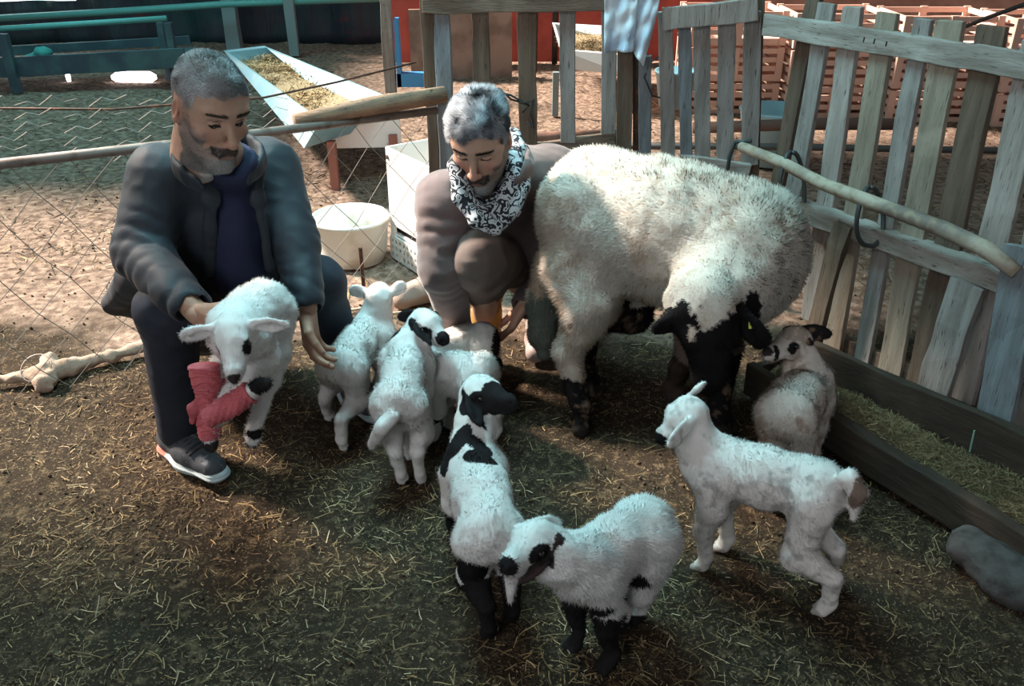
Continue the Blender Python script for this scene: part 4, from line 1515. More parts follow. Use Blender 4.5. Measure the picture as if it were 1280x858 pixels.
WD = [wood('weathered_grey_wood', (.32, .30, .285), (.20, .185, .17)),
      wood('pale_pinkish_wood', (.40, .365, .34), (.26, .225, .20)),
      wood('ochre_wood', (.33, .285, .225), (.22, .185, .145)),
      wood('brown_wood', (.16, .12, .09), (.10, .075, .055)),
      wood('blue_grey_wood', (.22, .25, .27), (.15, .16, .17))]
WH = wood('grey_rail_wood', (.38, .355, .325), (.23, .205, .18), st=(2, 2, 16))
WHB = wood('brown_rail_wood', (.17, .125, .095), (.11, .08, .06), st=(2, 2, 16))
WT = wood('dark_trough_board', (.06, .045, .034), (.036, .027, .021), st=(2, 2, 14))
M_WIRE = mat('dull_galvanised_wire', (.27, .25, .23), .5, metal=.5)
M_IRON = mat('rusty_iron', (.06, .04, .032), .7, metal=.4, noise=[(30, (.16, .07, .04), .5, .7)])


def onp(px, py, p0, d):
    n = V(-d[1], d[0], 0)
    r = _ray(px, py)
    o = V(0, 0, CAMH)
    return o + r * (np.dot(V(p0[0], p0[1], 0) - o, n) / np.dot(r, n))


# --- right-hand pallet fence, leaning along the trough
def right_fence():
    p0, d = (1.10, 2.685), nrm(V(.54, -.84, 0))
    nn = V(-d[1], d[0], 0)
    if nn[1] > 0: nn = -nn
    nn = -np.cross(d, UP); nn = nn if np.dot(nn, V(-1, -1, 0)) > 0 else -nn   # towards the pen
    root = empty('pallet_fence', onp(1180, 500, p0, d) * V(1, 1, 0), 'leaning grey pallet fence on the right behind the hay trough', 'fence')
    P = lambda x, y, off=0.: onp(x, y, p0, d) + nn * off
    # slats: top x/y, bottom x/y, width m, wood, offset
    sl = [((1035, 4), (975, 345), .060, 0), ((1067, 8), (1012, 400), .068, 1), ((1110, 16), (1040, 440), .070, 2), ((1155, 24), (1078, 452), .056, 0),
          ((1190, 26), (1112, 470), .078, 2), ((1242, 33), (1150, 480), .082, 3), ((1300, 50), (1200, 500), .085, 1), ((1345, 60), (1262, 530), .09, 0)]
    for (a, b, w, k) in sl:
        m = MB()
        m.board(P(*a), P(*b), w, d, .020, segs=8, wob=.0015)
        m.build('slat', WD[k], root, bevel=.002)
    # dark leaning slat at the corner
    m = MB(); m.board(P(1012, -8, -.03), P(962, 250, -.03), .055, d, .022); m.build('slat', WD[3], root, bevel=.002)
    m = MB(); m.board(P(963, 30, .024), P(1300, 82, .024), .066, UP, .028, segs=12, wob=.002); m.build('rail', WH, root, bevel=.003)
    # middle shelf-like rail
    m = MB(); m.board(P(940, 236, .035), P(1275, 352, .035), .060, UP, .070, segs=12, wob=.003); m.build('rail', WH, root, bevel=.004)
    m = MB(); m.board(P(1035, 432, -.02), P(1290, 535, -.02), .085, UP, .02); m.build('rail', WHB, root, bevel=.002)
    # lower stub boards in front
    for (a, b, w, k, off) in (((1075, 275), (1033, 430), .060, 3, .078), ((1232, 345), (1182, 502), .10, 0, .085), ((1305, 300), (1262, 540), .10, 4, .088)):
        m = MB(); m.board(P(*a, off), P(*b, off), w, d, .022, segs=6, wob=.002); m.build('board', WD[k], root, bevel=.002)
    # nails
    for (x, y) in ((1090, 45), (1103, 47), (1118, 50)):
        m = MB(); m.tube([P(x, y + 6, .04), P(x + 3, y, .045)], .0022, 6); m.build('nail', M_IRON, root)
    # the debarked pole lashed along the rail
    pts = [P(952, 178, .10), P(1010, 198, .115), P(1060, 222, .12), P(1110, 240, .12), P(1160, 258, .12), P(1215, 278, .12), P(1262, 300, .115), P(1300, 330, .11)]
    m = MB(); m.tube(pts, [.017, .019, .020, .021, .022, .023, .024, .020], 14, jit=.03)
    o = m.build('pole', mat('debarked_pole', (.40, .35, .28), .7, noise=[(4, (.16, .13, .11), .50, .60), (40, (.28, .22, .15), .5, .7)], bump=(30, .4, .004)), smooth=True)
    tag(o, 'smooth debarked round pole lashed along the front of the right fence', 'pole')
    for (x, y0, y1, r) in ((1010, 185, 272, .026), (1108, 228, 300, .028)):
        m = MB()
        loop = []
        for t in np.linspace(0, math.tau, 26):
            u = (1 - math.cos(t)) / 2
            c = P(x, y0 + (y1 - y0) * u, .085)
            loop.append(c + nn * (.055 * math.sin(t)) + d * .006 * math.sin(t * 2) + d * .01 * (t > math.pi))
        m.tube(loop, .0075, 8)
        tag(m.build('tie', mat('black_rubber_hose', (.04, .045, .045), .5), smooth=True),
            'dark hose tie looped around pole and rail, ' + ('nearer the ewe' if x < 1050 else 'further from the ewe'), 'tie', 'hose ties on the right fence')
    m = MB()
    m.tube([P(960, 172, .08), P(945, 172, .10), P(940, 190, .11), P(935, 205, .10), P(922, 235, .08)], .0075, 8)
    tag(m.build('strap', mat('dark_strap', (.05, .06, .06), .6), smooth=True), 'dark bent iron strap hooked on the left end of the debarked pole', 'strap')
    return P, d, nn


PF, dF, nF = right_fence()


# --- hay trough
def trough():
    d = nrm(V(.54, -.84, 0)); n = nF
    a, b = V(.66, 2.70, 0), V(1.50, 1.22, 0)
    w = .27
    root = empty('hay_trough', (a + b) / 2, 'long low wooden hay trough along the right fence', 'trough')
    a, a2 = V(.758, 2.445, 0), V(.905, 2.535, 0)
    b, b2 = a + nrm(V(.484, -.875, 0)) * 1.7, a2 + nrm(V(.43, -.54, 0)) * 1.75
    for nm, p, q, z0, z1 in (('front_board', a, b, .02, .130), ('back_board', a2, b2, .0, .190)):
        m = MB(); m.board(p + UP * (z0 + z1) / 2, q + UP * (z0 + z1) / 2, z1 - z0, UP, .032, segs=14, wob=.002)
        m.build(nm, WT, root, bevel=.004)
    m = MB(); m.add([a + UP * .03, b + UP * .03, b2 + UP * .03, a2 + UP * .03, a + UP * .012, b + UP * .012, b2 + UP * .012, a2 + UP * .012],
                    [(0, 1, 2, 3), (7, 6, 5, 4), (0, 4, 5, 1), (1, 5, 6, 2), (2, 6, 7, 3), (3, 7, 4, 0)]); m.build('bottom_board', WT, root)
    m = MB(); m.board(a + UP * .075 + d * .02, a2 + UP * .075 + d * .02, .10, UP, .03); m.build('end_board', WT, root, bevel=.003)

    # hay
    def hay_pts(u, t):
        p = (a + (b - a) * u[:, None]) * (1 - t[:, None]) + (a2 + (b2 - a2) * u[:, None]) * t[:, None]
        p[:, 2] = .060 + .018 * np.sin(u * 8 + 1) + .045 * np.sin(t * math.pi) + .022 * vnoise(p, 9, 4)
        return p

    def f(nn_, rg):
        p = hay_pts(.04 + rg.random(nn_) * .93, .06 + rg.random(nn_) * .86)
        p[:, 2] += .008 - rg.random(nn_) * .016
        return p, nn_
    stalks('hay', 'dry greenish hay filling the long wooden trough', 'hay', 24000, f, [(.30, .24, .13), (.20, .175, .095), (.36, .29, .17), (.14, .12, .07), (.24, .18, .11)], lr=(.012, .06), wr=(.001, .0022), seed=12, tilt=.35, bend=.5)
    U, T = np.meshgrid(np.linspace(.03, .98, 80), np.linspace(.05, .95, 18), indexing='ij')
    p = hay_pts(U.ravel(), T.ravel()); p[:, 2] -= .008
    i, j = np.meshgrid(np.arange(79), np.arange(17), indexing='ij'); q = (i * 18 + j).ravel()
    o = mesh_np('hay_bed', p, np.stack([q, q + 18, q + 19, q + 1], 1), mat('packed_hay', (.12, .095, .055), .95, noise=[(90, (.20, .165, .09), .5, .65)], bump=(160, 1, .01)))
    tag(o, 'packed layer of chaff under the hay in the wooden trough', 'hay', kind='stuff')
    # carrot piece and stick in the hay
    S = SDF(); c = G(1044, 506, .09)
    S.cap(c, c + V(.03, -.012, .0), .014, .009, k=.01)
    v, F, N = S.mesh(.003, disp=lambda q: .002 * vnoise(q, 50, 2))
    o = mesh_np('carrot', v, F, mat('orange_carrot', (.55, .10, .03), .6)); tag(o, 'orange-red carrot piece lying in the hay', 'vegetable')
    m = MB(); m.tube([G(1212, 565, .10), G(1212, 565, .10) + V(-.004, 0, .07)], .0022, 6); tag(m.build('green_stick', mat('pale_green_plastic', (.25, .45, .36), .5)), 'thin pale green stick poking up from the hay', 'stick')
    # concrete block by the front board
    S = SDF(); c = G(1238, 728) + UP * .045
    A = (d, n, UP)
    S.cap(c - d * .07, c + d * .07, .055, .05, k=.02)
    S.ell(c + V(.02, .0, -.01), (.11, .075, .06), A, k=.03)
    v, F, N = S.mesh(.008, disp=lambda q: .014 * vnoise(q, 14, 2) + .006 * vnoise(q, 45, 3), cut=lambda q: np.maximum(-q[:, 2], q[:, 2] - .10 + .006 * vnoise(q, 20, 7)))
    o = mesh_np('concrete_block', v, F, mat('rough_concrete', (.085, .08, .078), .95, spec=.1, noise=[(20, (.05, .047, .045), .45, .65)], bump=(90, .6, .004))); tag(o, 'rough grey concrete lump on the ground in front of the hay trough', 'block')


trough()


# --- middle pallet fence behind the man in the scarf
def middle_fence():
    p0, d = (-.27, 3.27), nrm(V(1.11, -.12, 0))
    n = V(-.1, -1, 0)
    P = lambda x, y, off=0.: onp(x, y, p0, d) + n * off
    r1 = empty('pallet_fence', P(560, 300) * V(1, 1, 0), 'upright brown pallet fence behind the man in the patterned scarf', 'fence')
    m = MB(); m.board(P(533, -30), P(548, 330) * V(1, 1, 0) , .045, d, .045, segs=10, wob=.003); m.build('post', WD[3], r1, bevel=.003)
    m = MB(); m.board(P(551, -30, .01), P(566, 330, .01) * V(1, 1, 0), .055, d, .03, segs=10, wob=.003); m.build('post', WD[4], r1, bevel=.003)
    m = MB(); m.board(P(530, 6, .03), P(757, 2, .03), .05, UP, .028, segs=6); m.build('rail', WHB, r1, bevel=.003)
    m = MB(); m.board(P(640, 195, .0), P(770, 175, .0), .062, UP, .028, segs=6); m.build('rail', WHB, r1, bevel=.003)
    for (x0, x1, yb, w) in ((599, 606, 190, .062), (658, 661, 190, .064), (709, 710, 172, .054), (762, 760, 170, .052)):
        m = MB(); m.board(P(x0, -8), P(x1, yb + 6), w, d, .022); m.build('slat', WD[3] if x0 < 700 else WD[0], r1, bevel=.002)
    m = MB(); m.board(P(782, 20, .02), P(780, 330, .02) * V(1, 1, 0), .055, d, .03); m.build('post', WD[3], r1, bevel=.002)
    r2 = empty('pallet_fence', P(870, 300) * V(1, 1, 0), 'grey pallet fence with close slats behind the ewe', 'fence')
    m = MB(); m.board(P(828, 22, .03), P(946, 10, .03), .072, UP, .026, segs=6); m.build('rail', WD[1], r2, bevel=.003)
    m = MB(); m.board(P(848, 205, .02), P(935, 217, .02), .085, UP, .026, segs=6); m.build('rail', WH, r2, bevel=.003)
    for (x0, x1, w, k) in ((806, 806, .045, 4), (832, 835, .050, 0), (855, 858, .045, 4), (877, 878, .055, 0), (909, 906, .058, 0), (941, 937, .058, 0)):
        m = MB(); m.board(P(x0, 14 if x0 > 812 else 70), P(x1, 206), w, d, .022); m.build('slat', WD[k], r2, bevel=.002)
    m = MB(); m.board(P(796, 60, -.02), P(800, 330, -.02) * V(1, 1, 0), .03, d, .03); m.build('post', M_IRON, r2)
    m = MB(); m.board(P(950, -20, -.03), P(944, 330, -.03) * V(1, 1, 0), .04, d, .035); m.build('post', WD[3], r2)
    # knotted black cord on the slats
    m = MB()
    m.tube([P(612, 116, .03), P(625, 108, .035), P(640, 122, .03), P(656, 126, .04), P(668, 122, .03), P(664, 140, .03), P(668, 158, .03), P(660, 150, .035)], .004, 6)
    m.tube([P(615, 112, .03), P(640, 116, .04), P(662, 130, .03), P(654, 138, .03)], .004, 6)
    tag(m.build('cord', mat('black_cord', (.02, .02, .02), .8), smooth=True), 'black cord knotted round a slat above the grey-haired man in the scarf', 'cord')
    # white-blue cloth over the rail
    def drape(name, cols, thick, c):
        v, f = [], []
        nu, nv = 26, 34
        for i in range(nu):
            for j in range(nv):
                u, w = i / (nu - 1), j / (nv - 1)
                (xt0, xt1, xb0, xb1, yb0, yb1) = cols
                x = (xt0 + (xt1 - xt0) * u) * (1 - w) + (xb0 + (xb1 - xb0) * u) * w
                y = -34 + (yb0 + (yb1 - yb0) * u + 34) * w
                off = .055 + .016 * math.sin(u * 7 + w * 3.5 + 1.2 * math.sin(w * 5)) * (.3 + w) + .005 * math.sin(u * 17 + w * 9) + .004 * math.sin(w * 23 + u * 5)
                v.append(P(x, y, off))
        for i in range(nu - 1):
            for j in range(nv - 1):
                a = i * nv + j; f.append((a, a + nv, a + nv + 1, a + 1))
        return v, f
    root = empty('cloth', P(790, 40, .05), 'white and pale blue rag hanging over the pallet fence above the ewe', 'rag')
    for cs in ((756, 800, 755, 790, 62, 60), (795, 832, 783, 803, 50, 78)):
        v, f = drape('cloth', cs, .004, None)
        o = mesh_np('cloth_fold', np.array(v), np.array(f), mat('washed_blue_white_cloth', (.62, .68, .74), .9, noise=[(8, (.42, .52, .64), .45, .62), (12, (.33, .25, .18), .66, .76)], bump=(300, .2, .001)), root)
        md = o.modifiers.new('t', 'SOLIDIFY'); md.thickness = .004
    # white bucket tied behind the slats
    c = P(848, 98, -.10)
    m = MB(); m.lathe(c + V(0, 0, -.06), [(.001, -.06), (.055, -.06), (.075, .06), (.079, .062), (.079, .070), (.072, .070), (.053, -.05), (.001, -.05)], 28)
    b = m.build('bucket', mat('white_plastic', (.62, .68, .70), .45), smooth=True)
    tag(b, 'white plastic bucket hanging behind the grey slats above the ewe', 'bucket')
    m = MB(); m.tube([P(832, 70, -.06), P(815, 78, -.02), P(805, 95, .02), P(815, 118, .02), P(838, 128, -.03)], .003, 6); 
    tag(m.build('hose', mat('black_hose', (.03, .03, .035), .5), smooth=True), 'black bent hose beside the white bucket on the fence', 'hose')
    # hanging orange-brown rails seen through the slats
    for (a, b_, r, mm, lb) in ((V(-.35, 4.35, .30), V(.60, 4.50, .32), .035, mat('rusty_red_beam', (.26, .13, .09), .8, noise=[(10, (.15, .08, .06), .4, .6)]), 'reddish beam lying low behind the brown pallet fence'),
                               (V(-.4, 3.95, .42), V(2.9, 3.8, .42), .016, mat('dark_pipe', (.10, .09, .085), .6, metal=.4), 'dark metal pipe running behind the pallet fences'),
                               (V(.95, 4.6, .33), V(2.1, 4.6, .35), .03, mat('rusty_red_beam', (.16, .09, .07), .8), 'rusty beam behind the grey close-slatted fence')):
        m = MB(); m.tube([a, (a + b_) / 2 + V(0, 0, .01), b_], r, 12, jit=.03)
        for q in (a * .95 + b_ * .05, a * .05 + b_ * .95):
            m.tube([q, q * V(1, 1, 0)], r * .7, 8)
        tag(m.build('beam' if r > .02 else 'pipe', mm, smooth=True), lb, 'beam' if r > .02 else 'pipe')


middle_fence()


# --- sagging wire fence on the left
def wire_fence():
    a, b = V(-1.75, 2.36, 0), V(-.27, 3.25, 0)
    d = nrm(b - a); L = np.linalg.norm(b - a)
    n = V(d[1], -d[0], 0)
    root = empty('wire_fence', (a + b) / 2, 'sagging diamond wire fence with a top pipe behind the two men', 'fence')
    pa, pb = Y(-60, 212, 2.36), Y(545, 138, 3.23)
    m = MB(); m.tube([pa, (pa * .6 + pb * .4) + V(0, 0, -.006), pb], .0155, 12); m.build('top_pipe', mat('dull_pipe', (.20, .17, .15), .6, metal=.4, noise=[(20, (.10, .07, .055), .5, .7)]), root, smooth=True)
    def pt(u, z):
        top = pa + (pb - pa) * u
        g = a + (b - a) * u
        return g * (1 - z) + top * z + n * (.03 * math.sin(u * 9 + z * 3) * (1 - z)) + V(0, 0, .004 if z == 0 else 0)
    step = .085 / L
    m = MB()
    nz = 8
    k = 0
    u = -.7
    while u < 1.02:
        for s in (1, -1):
            pts = []
            for j in range(nz + 1):
                uu = u + s * step * j + (step * nz if s < 0 else 0)
                if 0 <= uu <= 1.0:
                    w = .06 * math.sin(j * 2.1 + u * 20)
                    pts.append(pt(uu, j / nz) + d * w * .1 + n * RNG.normal(0, .003))
            if len(pts) > 1: m.tube(pts, .0014, 4, caps=False)
        u += step * 2
    m.build('wire_mesh', M_WIRE, root)
    # loose netting folded back above the pipe
    m = MB()
    for r in range(5):
        pts = []
        for i in range(28):
            u = i / 27
            x = -60 + 420 * u
            y0 = 128 + r * 13 + u * (-6 + r * 3) + 4 * math.sin(i * 1.3 + r) + (2.0 if i % 2 else -2.0) * 2
            pts.append(Y(x, y0 + 14 * math.sin(u * 3.1) * (r / 5), 2.45 + (5 - r) * .13 + u * .45))
        m.tube(pts, .0013, 4, caps=False)
    for i in range(0):
        x = -40 + i * 52 + (i % 3) * 9
        pts = [Y(x + 55 - 0 * r + 14 * math.sin(i), 128 + r * 14 + (i % 2) * 3, 2.45 + (5 - r) * .13 + (x + 60) / 420 * .45) + V(.016 * r * (-1 if i % 2 else 1), 0, 0) for r in range(5)]
        m.tube(pts, .0011, 4, caps=False)
    m.build('loose_netting', M_WIRE, root)
    m = MB(); m.tube([Y(-40, 135, 3.2), Y(140, 137, 3.3), Y(330, 122, 3.4), Y(420, 103, 3.6), Y(520, 78, 3.9)], .0045, 6)
    m.build('tension_wire', M_IRON, root, smooth=True)
    # iron peg
    m = MB(); m.tube([V(-.60, 3.25, 0), V(-.60, 3.25, .20)], .008, 8); m.build('iron_peg', M_IRON, root)
    # split log resting on the pipe
    m = MB(); q0, q1 = Y(368, 152, 2.95), Y(556, 118, 3.22)
    m.tube([q0, q0 * .5 + q1 * .5 + V(0, 0, .006), q1], [.026, .030, .028], 10, jit=.06)
    o = m.build('log', wood('split_log', (.30, .20, .13), (.17, .12, .09), st=(3, 3, 12)), smooth=True); tag(o, 'split log lying along the pipe of the wire fence between the men', 'log')


wire_fence()


# --- white crate, round tub, sacking roll
def yard_things():
    p0 = G(492, 322); p1 = G(560, 366)
    d = nrm(p1 - p0); n = V(d[1], -d[0], 0)
    if n[1] > 0: n = -n
    h = .50
    W = .46; D = .34
    white = mat('white_enamel', (.74, .74, .72), .5, noise=[(9, (.55, .50, .44), .60, .75)])
    root = empty('plastic_crate', p0 + d * W / 2, 'open white box standing on its end beside the man in the scarf', 'crate')
    def wall(c, hx, hy, hz, nm='wall'):
        m = MB(); m.box(c, hx, hy, hz); return m.build(nm, white, root, bevel=.004)
    wall(p0 + d * W / 2 + UP * (.16 + (h - .16) / 2), d * W / 2, n * .006, UP * (h - .16) / 2, 'front_wall')
    wall(p0 - n * D / 2 + UP * h / 2, d * .006, n * D / 2, UP * h / 2, 'side_wall')
    wall(p0 + d * W - n * D / 2 + UP * h / 2, d * .006, n * D / 2, UP * h / 2, 'side_wall')
    wall(p0 + d * W / 2 - n * D + UP * h / 2, d * W / 2, n * .006, UP * h / 2, 'back_wall')
    wall(p0 + d * W / 2 - n * D / 2 + UP * .12, d * W / 2, n * D / 2, UP * .006, 'inner_floor')
    wall(p0 + d * .02 + UP * .13, d * .02, n * .006, UP * .03, 'front_wall')
    m = MB(); m.box(p0 + d * W / 2 + n * -.02 + UP * .13, d * W / 2 * .92, n * .004, UP * .028); m.build('dark_slot', mat('black_gap', (.01, .01, .01), .8), root)
    # perforated skirt: a strip with round holes built as bars and webs
    m = MB()
    S_ = p0 + n * .004
    rows = 3; colsn = 14
    for i in range(colsn + 1):
        m.box(S_ + d * (W * i / colsn) + UP * .055, d * .009, n * .004, UP * .048)
    for j in range(rows + 1):
        m.box(S_ + d * W / 2 + UP * (.010 + .032 * j), d * W / 2, n * .0042, UP * .007)
    m.build('perforated_skirt', white, root)
    m = MB(); c = p0 + d * .02 + UP * (h - .04)
    m.tube([c + n * .004, c + n * .012], .009, 12); m.build('bolt', M_IRON, root)
    # round tub
    c = V(-.70, 3.62, 0)
    m = MB(); m.lathe(c, [(.10, .002), (.135, .004), (.15, .06), (.162, .185), (.170, .188), (.170, .200), (.160, .202), (.154, .190), (.140, .10), (.120, .085), (.001, .08)], 48)
    tag(m.build('tub', mat('dirty_white_plastic', (.70, .74, .70), .5, noise=[(5, (.42, .34, .26), .52, .72)]), smooth=True), 'round dirty white plastic tub standing on the earth behind the wire fence', 'tub')
    # sacking roll at the fence foot
    pts = [G(-40, 486), G(20, 482), G(60, 478), G(95, 466), G(140, 455), G(185, 442), G(230, 436)]
    S = SDF()
    rr = [.012, .014, .034, .026, .020, .020, .018]
    for i in range(6):
        S.cap(pts[i] + UP * .025, pts[i + 1] + UP * .03, rr[i], rr[i + 1], k=.02, wr=(.004, 90))
    S.cap(G(58, 486) + UP * .02, G(66, 468) + UP * .05, .034, .026, k=.015, wr=(.006, 110))
    v, F, N = S.mesh(.005, disp=lambda q: .008 * vnoise(q, 22, 3) + .004 * vnoise(q, 55, 5))
    o = mesh_np('sacking_roll', v, F, mat('dirty_sacking', (.42, .31, .24), .95, noise=[(20, (.26, .18, .13), .45, .65)], bump=(250, .8, .003)))
    tag(o, 'twisted roll of dirty beige sacking on the ground at the fence foot, left', 'sack')
    m = MB(); m.tube([G(48, 470, .03) + V(.05 * math.cos(t), .04 * math.sin(t), .03 + .03 * math.sin(t)) for t in np.linspace(0, 5.6, 20)], .0018, 5)
    tag(m.build('wire_loop', M_WIRE, smooth=True), 'thin wire loop curled over the sacking roll', 'wire')
    # pale rag bundle behind the lamb group
    S = SDF(); S.chain([G(505, 384) + UP * .04, G(545, 372) + UP * .05, G(575, 380) + UP * .04], [.045, .06, .04], k=.03, wr=(.006, 70))
    v, F, N = S.mesh(.006, disp=lambda q: .01 * vnoise(q, 18, 3), cut=lambda q: -q[:, 2])
    tag(mesh_np('sacking_roll', v, F, mat('dirty_sacking_pale', (.40, .30, .25), .95, bump=(250, .8, .003))), 'bunched beige sacking on the ground at the feet of the man in the scarf', 'sack')
    m = MB(); m.tube([G(410, 392, .01), G(450, 386, .02), G(490, 392, .012), G(530, 388, .02)], .006, 6, jit=.05)
    tag(m.build('rope', mat('pale_rope', (.45, .36, .27), .9), smooth=True), 'pale rope on the ground between the two men', 'rope')


yard_things()


def open_trough(name, label, c4, depth, m, legm=None, legs=(), inner=.72, hay=True, seed=40):
    """c4: rim corners near-left, near-right, far-right, far-left"""
    c4 = [np.asarray(q, float) for q in c4]
    cen = sum(c4) / 4
    root = empty(name, cen * V(1, 1, 0), label, 'trough')
    mb = MB()
    bot = [cen * V(1, 1, 0) + (q - cen) * V(inner, .96, 0) + UP * (q[2] - depth) for q in c4]
    t = .018
    ins = [cen + (q - cen) * .93 for q in c4]
    insb = [cen * V(1, 1, 0) + (q - cen) * V(inner * .9, .9, 0) + UP * (q[2] - depth + t) for q in c4]
    vs = c4 + bot + ins + insb
    fs = []
    for i in range(4):
        j = (i + 1) % 4
        fs += [(i, j, 4 + j, 4 + i), (8 + j, 8 + i, 12 + i, 12 + j), (i, 8 + i, 8 + j, j)]
    fs += [(4, 5, 6, 7), (15, 14, 13, 12)]
    mb.add(vs, fs)
    mb.build('basin', m, root, bevel=.004)
    for q in legs:
        l = MB(); q = np.asarray(q, float)
        l.box(q * V(1, 1, .5), V(.022, 0, 0), V(0, .022, 0), UP * q[2] / 2)
        l.build('leg', legm or m, root, bevel=.002)
    if hay:
        def f(n_, rg):
            u, w = rg.random(n_), rg.random(n_)
            A_, B_, C_, D_ = ins
            p = (A_[None] * (1 - u[:, None]) + B_[None] * u[:, None]) * (1 - w[:, None]) + (D_[None] * (1 - u[:, None]) + C_[None] * u[:, None]) * w[:, None]
            p = cen + (p - cen) * V(.9, .96, 1)
            p[:, 2] += -.05 + .03 * vnoise(p, 5, 3) - rg.random(n_) * .03
            return p, n_
        stalks('hay', 'pale straw heaped in the ' + hay, 'hay', 4500, f, [(.40, .33, .2), (.5, .42, .27), (.3, .25, .14)], lr=(.03, .1), wr=(.003, .006), seed=seed, tilt=.4, bend=.5)
        q = MB(); q.add([p - UP * .065 for p in [cen + (p - cen) * .96 for p in ins]], [(0, 1, 2, 3)])
        tag(q.build('hay_bed', mat('straw_bed', (.30, .24, .14), .95, noise=[(60, (.42, .36, .22), .45, .6)], bump=(80, 1, .02))), 'flat straw layer under the heap in the ' + hay, 'hay', kind='stuff')
    return root


def background():
    blue = mat('pale_blue_metal', (.18, .36, .44), .5, noise=[(3, (.27, .42, .47), .45, .6)])
    z = .42
    red = mat('rusty_red_legs', (.30, .11, .08), .7)
    open_trough('feed_trough', 'pale blue straw-filled feed trough on red legs between the two men\'s heads', [G(400, 152, z), G(503, 128, z), G(330, 57, z), G(279, 63, z)], .15, blue, red,
                legs=[G(414, 176, z - .15) * V(1, 1, 1), G(491, 168, z - .15), G(300, 66, z - .13), G(325, 62, z - .13)], hay='pale blue trough')
    # white end panel of the trough
    m = MB(); p, q = G(408, 150, .40), G(500, 146, .40)
    p = Y(408, 152, 4.72); q = Y(500, 150, 4.72)
    m.box((p + q) / 2 - UP * .06, (q - p) / 2, V(0, .008, 0), UP * .085)
    tag(m.build('white_board', mat('white_painted_board', (.78, .73, .70), .6, noise=[(12, (.5, .42, .36), .62, .74)]), bevel=.002), 'white board leaning on the near end of the pale blue trough', 'board')
    # dark blue bench trough far left
    dk = mat('dark_blue_painted_wood', (.035, .065, .085), .6, noise=[(5, (.06, .12, .13), .45, .65)])
    root = empty('feed_rack', V(-3.6, 6.95, 0), 'long dark blue feed rack with a raised rail in the far left corner', 'feed rack')
    y0 = 6.95
    a, b = Y(-60, 88, y0), Y(232, 72, y0 + .15)
    m = MB(); m.board(a, b, .15, UP, .03, segs=10); m.build('front_board', dk, root, bevel=.003)
    m = MB(); m.board(Y(-60, 68, y0 + .45), Y(238, 50, y0 + .6), .07, UP, .03, segs=10); m.build('back_board', dk, root, bevel=.003)
    m = MB(); m.board((a + Y(-60, 68, y0 + .45)) / 2 - UP * .05, (b + Y(238, 50, y0 + .6)) / 2 - UP * .05, .42, V(0, 1, .1), .02, segs=6); m.build('floor_board', dk, root)
    teal = mat('teal_painted_metal', (.10, .36, .34), .5)
    m = MB(); m.tube([Y(-60, 40, y0 + .2), Y(208, 23, y0 + .2)], .022, 10); m.build('rail', teal, root, smooth=True)
    for x in (200, 210):
        m = MB(); q = Y(x, 28, y0 + (0.2 if x > 205 else .5)); m.board(q, q * V(1, 1, 0), .055, V(1, 0, 0), .05); m.build('post', dk, root, bevel=.003)
    m = MB(); q = Y(3, 42, y0); m.board(q, q * V(1, 1, 0), .07, V(1, 0, 0), .05); m.build('post', dk, root, bevel=.003)
    S = SDF(); c = Y(54, 66, y0 + .12); S.ell(c, (.07, .05, .045), k=.02); S.ell(c + V(-.07, 0, -.03), (.08, .04, .03), k=.02)
    v, F, N = S.mesh(.008, disp=lambda q: .012 * vnoise(q, 25, 2)); tag(mesh_np('rag', v, F, mat('teal_rag', (.04, .26, .24), .9)), 'crumpled teal rag lying on the dark blue feed rack', 'rag')
    # daylight leaking under the tarp
    for (x0, x1, ya, yb, k) in ((139, 194, 90, 104, 2), (82, 86, 90, 103, 3)):
        p, q = Y(x0, (ya + yb) / 2, 7.35), Y(x1, (ya + yb) / 2, 7.35)
        hgt = (Y(x0, ya, 7.35) - Y(x0, yb, 7.35))[2] / 2
        m = MB(); vs = []
        N_ = 9
        for i in range(N_):
            u = i / (N_ - 1); c = p * (1 - u) + q * u
            e = 1 if 0 < i < N_ - 1 else .35
            vs += [c - UP * hgt * e * RNG.uniform(.75, 1), c + UP * hgt * e * RNG.uniform(.75, 1), c - UP * hgt * e + V(0, .03, 0), c + UP * hgt * e + V(0, .03, 0)]
        fs = []
        for i in range(N_ - 1):
            a0 = i * 4; fs += [(a0, a0 + 4, a0 + 5, a0 + 1), (a0 + 2, a0 + 3, a0 + 7, a0 + 6), (a0 + 1, a0 + 5, a0 + 7, a0 + 3)]
        m.add(vs, fs)
        o = m.build('window_%d' % k, mat('daylight_gap', (.9, .9, .9), .6, emis=((1, .96, .98), 3.0))); o['kind'] = 'structure'
    m = MB()
    for (x0, x1) in ((-80, 82), (86, 139), (194, 560)):
        p, q = Y(x0, 96, 7.95), Y(x1, 96, 7.95)
        m.box((p + q) / 2 * V(1, 1, 0) + UP * .12, V((q - p)[0] / 2, 0, 0), V(0, .02, 0), UP * .16)
    p, q = Y(82, 96, 7.95), Y(194, 96, 7.95)
    m.box((p + q) / 2 * V(1, 1, 0) + UP * .27, V((q - p)[0] / 2, 0, 0), V(0, .02, 0), UP * .05)
    # posts and rails
    gp = mat('grey_metal_post', (.20, .27, .28), .6)
    for (x0, y0_, x1, y1_, w, mm, lb) in ((280, -10, 294, 62, .13, gp, 'grey metal post left of the pale blue trough'), (362, -10, 369, 70, .09, gp, 'thin grey metal post right of the pale blue trough'),
                                 (489, -20, 489, 116, .085, WD[1], 'pale square wooden post between the two men')):
        q = G(x1, y1_)
        t = Y(x0, y0_, q[1])
        m2 = MB(); m2.board(V(q[0], q[1], 1.3), V(q[0], q[1], 0), w, V(1, 0, 0), w * .8, wob=.002)
        tag(m2.build('post', mm, bevel=.004), lb, 'post')
